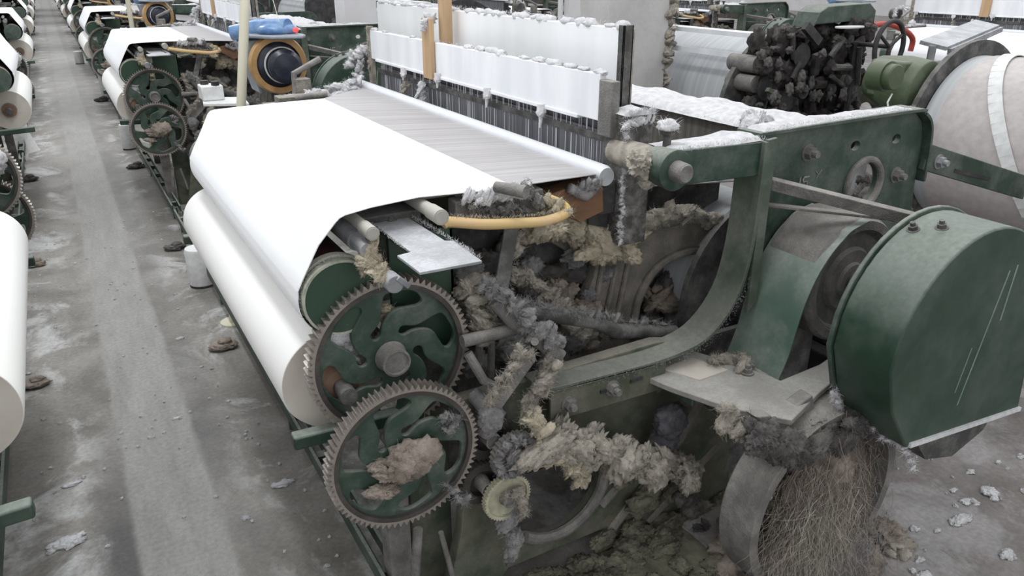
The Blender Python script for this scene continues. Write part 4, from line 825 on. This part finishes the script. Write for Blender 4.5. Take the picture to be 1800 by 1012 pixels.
# oil tank with two black caps on a white shelf
TB = V((.70, 4.2, 0))
def oil_box(label):
    o = empty('oil_tank', TB, label, 'oil tank', 'white oil tanks'); q = P(373, 175, y=4.2)
    x, z = q.x, q.z
    m = MB(); m.box((x-.05, 4.16, z), (x+.055, 4.28, z+.072)); m.build('tank', WHITEPL, o, TB, .006)
    for dx, dy in ((-.02, 4.19), (.022, 4.18)): 
        m = MB(); m.cyl((x+dx, dy+(.05 if dx < 0 else 0), z+.072), (x+dx, dy+(.05 if dx < 0 else 0), z+.092), .020, 18); m.build('cap', BLACK, o, TB)
    m = MB(); m.slab([(x-.06, 4.10), (x+.14, 4.0), (x+.16, 4.22), (x-.03, 4.32)], z-.016, z-.001); m.build('shelf', WHITEPL, o, TB, .003)
    m = MB(); m.box((x+.0, 4.14, 0), (x+.05, 4.18, z-.016)); m.build('shelf_leg', GREEND, o, TB)
    return o
tank0 = oil_box('white oil tank with two black caps beyond the left edge of the nearest cloth')

# ------------------------------------------------------------------ repeats of the machines
PITCH = 4.45
ORD = ['nearest', 'second', 'third', 'fourth', 'fifth', 'sixth', 'seventh', 'eighth', 'ninth', 'tenth', 'eleventh']
MINOR = ('flange_fuzz', 'arm_fuzz', 'plate_fuzz', 'screw', 'chalk_number', 'temple_spring', 'slot', 'hose_lint', 'lever_lint', 'shaft_lint', 'strap_lint', 'frame_lug')
def rot_copy(src, mat, skip=()):
    c = copy_tree(src, None, skip); c.matrix_world = mat @ Matrix.Translation(src.location) if not src.rotation_euler.z else mat @ src.matrix_world
    return c
def place(dx, dy): return Matrix.Translation((dx, dy, 0))
def turned(cx, cy): return Matrix.Translation((cx, cy, 0)) @ Matrix.Rotation(PI, 4, 'Z') @ Matrix.Translation((-cx, -cy, 0))
def full(M, tagw, skip=(), feeder=True, beam=True, off=None, roll=True):
    l = rot_copy(root, M, skip); l['label'] = 'green loom with spoked gears, ' + tagw
    c = rot_copy(cloth0, M); c['label'] = 'white cloth sheet of loom ' + tagw
    if roll: r = rot_copy(roll0, M); r['label'] = 'low white cloth roll of loom ' + tagw
    if roll and 'left' in tagw:
        for o_ in [r] : o_.scale.y = .90
        r.location.y += .05
    if beam: b = rot_copy(beam0, M); b['label'] = 'back warp beam of loom ' + tagw
    if feeder: f = rot_copy(feed0, M); f['label'] = 'blue lidded weft feeder beside loom ' + tagw
    return l
for i in range(1, 9):
    full(place(0, PITCH*i), ORD[i] + ' from the front right of the aisle', () if i < 3 else MINOR, beam=i < 4)
t1 = rot_copy(tank0, place(0, PITCH)); t1['label'] = 'white oil tank with black caps beside the second loom right of the aisle'
LX = .045; LY = 2.35
GEARN = ('gear', 'gear_shaft')
for i in range(0, 9):
    l = full(Matrix.Translation((0, PITCH*i, 0)) @ turned(LX, LY), ORD[i] + ' from the front left of the aisle', MINOR if i > 0 else (), beam=False, feeder=False)
    for ch in bpy.data.objects:
        if ch.parent == l and ch.name.split('.')[0] in ('gear', 'gear_shaft', 'pinion_gear'): ch.location.y -= .78; ch.location.x -= .03
# ---- floor pieces
def can(name, x, y, r, h, label):
    m = MB(); m.lathe((0, 0), [(0, 0.001), (0, 0.001)], 3) if False else None
    m.tube([(x, y, .012), (x, y, .02), (x, y, h-.012), (x, y, h)], [r*.97, r, r, r*.93], 32); o = m.build(name, WHITEPL, None, (x, y, 0)); tag(o, label, 'can', 'white cans by the looms')
    m = MB(); m.cyl((x, y, 0), (x, y, .014), r*.98, 32); m.build('can_base', BLACK, o, (x, y, 0)); return o
c_ = P(358, 500, z=0); can('white_can', .475, 4.32, .070, .22, 'white round can on the floor behind the nearest cloth roll')
for (u, v), r, h, lb in (((228, 262), .06, .24, 'white can at the foot of the second loom right of the aisle'), ((190, 172), .07, .40, 'tall white can at the foot of the third loom right of the aisle'), ((141, 112), .075, .22, 'small white can standing in the aisle beside the fourth loom on the right')):
    q = P(u, v, z=0); can('white_can', q.x, q.y, r, h, lb)
q = P(44, 265, z=0)
m = MB(); m.tube([(q.x, q.y, 0), (q.x, q.y, .02), (q.x, q.y, .16), (q.x, q.y, .30)], [.13, .12, .075, .06], 28)
tag(m.build('flared_pail', WHITEPL, None, (q.x, q.y, 0)), 'white flared pail below the second cloth roll left of the aisle', 'pail')
def debris(u, v, s_, label, mat=LINTB, seed=1):
    q = P(u, v, z=0); m = MB(); m.blob((q.x, q.y, s_*.35), (s_*1.4, s_, s_*.4), seed, 4, .5, 2.4, 40, .02); m.blob((q.x+s_*.3, q.y, s_*.8), (s_*.7, s_*.5, s_*.3), seed+9, 3, .5, 2.4, 20, .02)
    tag(m.build('debris_lump', mat, None, (q.x, q.y, 0)), label, 'debris', 'grimy lumps on the floor')
debris(392, 612, .045, 'brown grimy lump on the floor left of the nearest cloth roll', seed=3)
debris(62, 678, .04, 'brown grimy lump on the floor right of the left roll', seed=4)
debris(60, 467, .045, 'brown grimy lump beside the far end of the left roll', seed=5)
debris(240, 295, .05, 'grimy lump by the rail of the second loom on the right', LINTD, seed=6)
debris(308, 438, .045, 'grimy grey lump beside the rail beyond the white can', LINTD, seed=7)
debris(50, 318, .05, 'dark lump below the white flared foot at left', LINTD, seed=8)
debris(180, 178, .06, 'dark lump by the rail of the third loom on the right', LINTD, seed=10)
# tufts of lint on the floor
def tuft(q, s_, label, mat=LINTW, seed=1, flat=.25, el=1.6):
    m = MB(); rt = random.Random(seed); m.blob((q.x, q.y, s_*flat*.6), (s_*el*.8, s_*.7, s_*flat), seed, 4, .8, 2.4, 24, .012)
    for _ in range(7): m.blob((q.x + rt.uniform(-1, 1)*s_*el*.8, q.y + rt.uniform(-1, 1)*s_*.8, s_*flat*.4), (s_*.4, s_*.35, s_*flat*rt.uniform(.4, 1.1)), seed+_+1, 3, .9, 2.4, 10, .012)
    return tag(m.build('lint_tuft', mat, None, (q.x, q.y, 0)), label, 'lint tuft', 'lint tufts on the floor')
for i, (u, v, s_, lb, el) in enumerate((
        (118, 955, .030, 'large pale lint tuft at the lower left of the aisle', 1.8), (125, 852, .016, 'small white lint tuft beside the left green bracket', 2),
        (317, 595, .014, 'small cream lint tuft left of the near cloth roll in the aisle', 1.3), (433, 910, .009, 'tiny white scrap on the dark track in the aisle', 1),
        (1330-0, 0, 0, '', 1), (500, 850, .020, 'pale lint tuft beside the floor rail', 2.2), (312, 735, .010, 'tiny tuft on the right border of the pale lane', 2),
        (1742, 868, .030, 'white lint tuft on the grimy floor right of the flywheel', 1), (1690, 915, .022, 'long pale lint wisp on the floor right of the flywheel', 2.6),
        (1575, 960, .05, 'fluffy pale lint heap beside the foot of the flywheel', 1.2), (1770, 975, .02, 'small lint tuft at the lower right corner', 1.5))):
    if lb: tuft(P(u, v, z=0), s_, lb, LINT if s_ > .04 else LINTW, i+600, .25, el)
# thin drifts of lint over the floor, countless
m = MB()
rr = random.Random(5)
def drift(x, y, s_):
    k = rr.randint(0, 999)
    m.blob((x, y, .0015), (s_*rr.uniform(.8, 2.0), s_*rr.uniform(.6, 1.3), .004), k, 4, 1.5, 2.4, 10, .008)
for _ in range(150): drift(rr.uniform(-.4, .5), rr.uniform(1.3, 6), rr.uniform(.0012, .004))
for _ in range(70): drift(rr.uniform(1.6, 2.9), rr.uniform(.75, 1.4), rr.uniform(.002, .010))
lint_bed = m.build('floor_lint', LINTW, None, (0, 0, 0)); tag(lint_bed, 'tiny white specks of lint scattered over the concrete floor', 'lint', kind='stuff')
m = MB()
for i in range(26): 
    q = P(rr.uniform(1280, 1560), rr.uniform(925, 1030), z=0); m.blob((q.x, q.y+.0, .02), (.05, .04, .03), i+700, 4, .9, 2.6, 90, .03)
hair(m, (1.40, 1.0, .05), 5000, .08, (-.6, -.3, .1), (.16, .07, .02), .0007); tag(m.build('lint_heap', LINTB, None, (1.35, 1.0, 0)), 'brown fibrous heap of lint on the floor under the flywheel', 'lint', kind='stuff')

m = MB()
for i in range(70):
    x = rr.uniform(.78, 1.42); y = rr.uniform(1.20, 1.47); m.blob((x, y, .012), (rr.uniform(.02, .05), rr.uniform(.015, .04), rr.uniform(.010, .028)), i+1200, 4, .9, 2.4, 50, .022)
m.bed(.76, 1.45, 1.16, 1.48, .0005, .012, 31, .02)
tag(m.build('lint_litter', OLIVE, None, (1.1, 1.3, 0)), 'olive grey litter of lint on the floor along the near side frame', 'lint', kind='stuff')
# ------------------------------------------------------------------ machines back to back with the near row
BX = 2.875
def big_beam(y0, y1, label, bars=True):
    c = V((3.80, y0, .87)); o = empty('warp_beam', c, label, 'warp beam')
    m = MB(); m.lathe((3.80, .87), [(y0+.03, .39), (y1-.03, .39)], 72); m.build('thread_winding', WARPB, o, c)
    m = MB(); m.lathe((3.80, .87), [(y0, .0005), (y0, .46), (y0+.025, .46), (y0+.025, .0005)], 64); m.build('flange', BLACK, o, c)
    m = MB(); m.lathe((3.80, .87), [(y1-.025, .0005), (y1-.025, .46), (y1, .46), (y1, .0005)], 64); m.build('flange', GREYD, o, c)
    m = MB(); m.lathe((3.80, .87), [(y0-.03, .05), (y1+.03, .05)], 20); m.build('beam_shaft', GREYD, o, c)
    if bars:
        m = MB(); m.box((3.32, y0-.02, 1.285), (3.42, y1, 1.31)); m.build('guide_bar', WHITEB, o, c)
        m = MB(); m.box((3.32, y0-.02, 1.17), (3.34, y1, 1.20)); m.build('guide_bar', WHITEB, o, c)
    return o
bb1 = big_beam(3.20, 5.10, 'large grey warp beam with black flange behind the column and the nearest loom')
bb2 = big_beam(.35, 2.20, 'large warp beam with a white strap at the right edge of the photo', False)
c = V((3.80, .35, .87))
m = MB(); m.lathe((3.80, .87), [(.60, .392), (.60, .396), (2.10, .396), (2.10, .392), (.60, .392)], 60); m.build('film_wrap', SKY, bb2, c)
pts = [V((3.80 + .405*math.cos(math.radians(a)), 2.06 - (a-70)*.0028 + .05*math.sin(math.radians((a-70)*2)), .87 + .405*math.sin(math.radians(a)))) for a in range(60, 215, 6)]
m = MB()
for a_, b_ in zip(pts[:-1], pts[1:]): m.bar(a_, b_, .055, .004)
m.build('strap', WHITEPL, bb2, c)
OLDB = ('guard_cover', 'belt_guard', 'drive_pulley', 'main_shaft', 'flywheel', 'stay_bar', 'slotted_bar', 'motor', 'guard_flap', 'platform', 'back_rest')
for i, cy in enumerate((3.425, 5.65, 7.875, 10.1, 12.3)):
    if i == 0: continue
    full(turned(BX, cy), ('', 'first', 'second', 'third', 'fourth')[i] + ' in the back-to-back row behind the column', MINOR + OLDB, beam=False, feeder=False)
for i in range(2, 6): 
    b_ = rot_copy(bb1, place(0, PITCH*(i-1))); b_['label'] = 'large grey warp beam, %s along the row behind the near looms' % ('', '', 'second', 'third', 'fourth', 'fifth')[i]
for i in range(0, 6):
    full(place(5.66, PITCH*(i) + 1.2), ('first', 'second', 'third', 'fourth', 'fifth', 'sixth')[i] + ' in the third row beyond the column', MINOR, beam=False)
# dark let-off mechanism at the end of the big beam
MBs = V((3.75, 2.95, 0))
mech = empty('letoff_mechanism', MBs, 'dark grimy rack of levers, rods and lint in front of the large grey warp beam', 'machine')
def mp_(mb, n, mt, b=0):
    o = mb.build(n, mt, mech, MBs, b)
    if 'lint' in n: o['kind'] = 'stuff'
    return o
m = MB()
for x in (3.30, 3.55, 3.80, 4.02): m.box((x, 3.02, 0), (x+.05, 3.08, 1.30))
m.box((3.25, 3.04, .55), (4.07, 3.10, .62)); m.box((3.25, 3.04, 1.0), (4.07, 3.10, 1.05)); mp_(m, 'rack', GREEND, .004)
m = MB(); m.prism([(3.54, 1.34), (3.58, 1.42), (3.64, 1.45), (3.98, 1.46), (4.04, 1.42), (4.04, 1.30), (3.96, 1.30), (3.95, 1.37), (3.56, 1.36)], 2.95, 3.10); mp_(m, 'top_cover', GREEN, .008)
m = MB(); m.lathe((3.50, .90), [(3.10, .0005), (3.10, .42), (3.13, .42), (3.13, .0005)], 60); mp_(m, 'brake_disc', GREYD)
rq = random.Random(3)
for k in range(54):
    m = MB(); x = rq.uniform(3.16, 4.04); z = rq.uniform(.55, 1.34); y = rq.uniform(2.86, 3.00)
    if k % 3 == 0: m.lathe((x, z), [(y, .0005), (y, rq.uniform(.02, .07)), (y+.03, rq.uniform(.02, .05)), (y+.03, .0005)], 16); mp_(m, 'knob', BLACK)
    elif k % 3 == 1: m.tube([(x, y, z), (x+rq.uniform(-.15, .15), y, z+rq.uniform(-.22, .12))], rq.uniform(.008, .018), 8); mp_(m, 'rod', (GREYD, BLACK)[k % 2])
    else: m.bar((x, y, z), (x+rq.uniform(-.10, .10), y+.02, z+rq.uniform(-.15, .1)), .03, rq.uniform(.02, .05)); mp_(m, 'lever', (BLACK, GREEND)[k % 2])
m = MB()
for k in range(120): m.blob((rq.uniform(3.12, 4.08), rq.uniform(2.94, 3.06), rq.uniform(.5, 1.34)), (rq.uniform(.02, .06), .03, rq.uniform(.02, .06)), k+800, 3, 1.1, 3.2, 10, .03)
mp_(m, 'grimy_lint', LINTK)
m = MB()
for k in range(60): m.blob((rq.uniform(3.15, 4.04), rq.uniform(2.86, 2.94), rq.uniform(.70, 1.36)), (rq.uniform(.008, .022), .014, rq.uniform(.008, .03)), k+900, 3, 1.2, 3.2, 8, .02)
mp_(m, 'pale_lint', LINTD)
for z_ in (1.17, 1.07):
    m = MB(); m.tube([(3.20, 2.98, z_), (3.20, 3.17, z_)], .045, 18); mp_(m, 'guide_cylinder', GREY)
m = MB(); m.slab([(3.72+.10*math.cos(t*PI/12), 2.86+.05*math.sin(t*PI/12)) for t in range(24)], 1.345, 1.352); mp_(m, 'pale_tray', WHITEPL)
# green gear motor with cap
q = P(1592, 150, y=2.35); c = V((q.x, 2.35, q.z)); GB = V((c.x, 2.35, 0))
gm = empty('gear_motor', GB, 'mossy green gear motor with round cap between the two large warp beams', 'motor')
def gp(mb, n, mt, b=0): return mb.build(n, mt, gm, GB, b)
m = MB(); m.tube([c + V((-.02, .16, .03)), c + V((-.01, .02, 0)), c + V((.0, -.10, -.01)), c + V((0, -.13, -.01))], [.10, .14, .135, .10], 32); gp(m, 'body', GREENM, .006)
m = MB(); m.tube([c + V((.0, .0, .0)), c + V((.20, .03, -.005))], [.12, .10], 28); m.box(c + V((-.13, -.06, -.05)), c + V((.02, .12, .12))); gp(m, 'gear_case', GREENM, .012)
cc2 = P(1565, 135, y=2.16); m = MB(); m.lathe((cc2.x, cc2.z), [(2.13, .0005), (2.13, .050), (2.135, .055), (2.165, .055), (2.165, .065), (2.24, .065)], 32); gp(m, 'cap', GREENM)
m = MB(); m.box(c + V((-.10, -.08, -.22)), c + V((.25, .10, -.14))); m.box(c + V((-.05, -.05, -c.z)), c + V((.05, .05, -.2))); gp(m, 'bracket', GREEND, .006)
m = MB(); m.tube([P(1568, 165, y=2.15), P(1560, 180, y=2.14), P(1562, 195, y=2.13)], .004, 6); gp(m, 'cord', WHITEPL)
m = MB()
for dz, r_ in ((.07, .035), (-.03, .045)): m.tube([c + V((.15, 0, dz)), c + V((.35, -.05, dz-.0)), c + V((.44, -.06, dz))], r_, 16)
gp(m, 'stub_shaft', GREYD)
# handwheel, red hose, inclined channel
q = P(1563, 82, y=2.7); m = MB(); m.tube([(q.x + .115*math.cos(a*PI/16), 2.70, q.z + .13*math.sin(a*PI/16)) for a in range(33)], .013, 10, False)
for k in range(3): m.tube([(q.x, 2.70, q.z), (q.x+.115*math.cos(k*2.1+.5), 2.70, q.z+.13*math.sin(k*2.1+.5))], .009, 8)
m.tube([(q.x, 2.70, q.z), (q.x, 2.98, q.z)], .012, 8); m.tube([(q.x, 2.90, q.z), (q.x, 2.90, 0)], .02, 8); tag(m.build('handwheel', BLACK, None, (q.x, 2.7, 0)), 'black handwheel above the mossy green gear motor', 'handwheel')
m = MB(); m.tube([V(p) for p in cat_rom([tuple(P(u, v, y=3.0)) for u, v in ((1535, 45), (1560, 42), (1588, 52), (1604, 68), (1600, 90))], 5, False)], .016, 10)
tag(m.build('red_hose', REDH, None, tuple(P(1570, 70, y=3.0))), 'short red hose curving behind the black handwheel', 'hose')
m = MB(); a = P(1640, 80, y=2.6); b = P(1735, 42, y=2.9); m.bar(a, b, .14, .02, (0, 1, .2)); m.bar(a + V((.06, -.06, -.03)), b + V((.06, -.06, -.03)), .02, .03); m.tube([b, (b.x, b.y, 0)], .02, 8); m.tube([a, (a.x, a.y, 0)], .02, 8)
tag(m.build('inclined_channel', PLATE, None, (a.x, a.y, 0)), 'grey inclined metal channel to the right of the mossy green motor', 'channel')
# grey hopper plates below the motor
m = MB(); q = P(1640, 230, y=2.15); m.prism([pv(u, v, 2.26) for u, v in ((1595, 215), (1620, 195), (1655, 200), (1690, 240), (1670, 262), (1610, 262))], 2.26, 2.45); m.box((3.18, 2.3, 0), (3.28, 2.4, .82)); tag(m.build('metal_hopper', PLATE, None, (3.05, 2.15, 0)), 'angular grey metal hopper below the mossy green motor', 'hopper')
# ------------------------------------------------------------------ columns between the rows
def column(x0, x1, y0, y1, label, mat):
    m = MB(); n = 26; k = 0
    cx_, cy_ = (x0+x1)/2, (y0+y1)/2; ring = []
    per = [(x0, y0), (x1, y0), (x1, y1), (x0, y1)]
    vs = []; S = 7
    for j in range(n+1):
        z = 4.5*j/n
        for e in range(4):
            a_, b_ = per[e], per[(e+1) % 4]
            for s_ in range(S):
                t = s_/S; p = V((a_[0]+(b_[0]-a_[0])*t, a_[1]+(b_[1]-a_[1])*t, z)); nrm = V((p.x-cx_, p.y-cy_, 0)).normalized(); vs.append(p + nrm*.018*noise.fractal(p*4, .8, 2, 4))
    N = 4*S; m.add(vs, [(j*N+i, j*N+(i+1) % N, (j+1)*N+(i+1) % N, (j+1)*N+i) for j in range(n) for i in range(N)])
    o = m.build('column', mat, None, (cx_, cy_, 0)); return tag(o, label, 'column', 'plaster columns')
q = P(1068, 100, y=3.75); q2 = P(1170, 100, y=3.75)
c1 = column(q.x, q2.x, 3.75, 4.05, 'plaster column with lint clinging down its right side behind the heald frames', PLASTER)
m = MB(); m.chain([(q2.x+.02, 3.76, z) for z in (.6, 1.0, 1.3, 1.6, 2.0, 2.4)], .030, 50, 150, jit=.5, fib=22, ln=.03); m.build('column_lint', LINT, c1, ((q.x+q2.x)/2, 3.9, 0))
q = P(1000, 20, y=4.6); q2 = P(1066, 20, y=4.6); m = MB(); m.box((q.x, 4.6, 0), (q2.x, 4.66, 2.6)); m.box((q.x-.05, 4.62, 0), (q.x-.035, 4.66, 2.6)); tag(m.build('white_board', WHITEP, None, (q.x, 4.6, 0)), 'plain white upright board left of the plaster column', 'board')
q = P(606, 20, y=7.6); q2 = P(662, 20, y=7.6); m = MB(); m.box((q.x, 7.6, 0), (q2.x, 7.9, 3.5)); tag(m.build('column', WHITEP, None, (q.x, 7.6, 0)), 'white painted column left of the heald frames at the top of the photo', 'column')
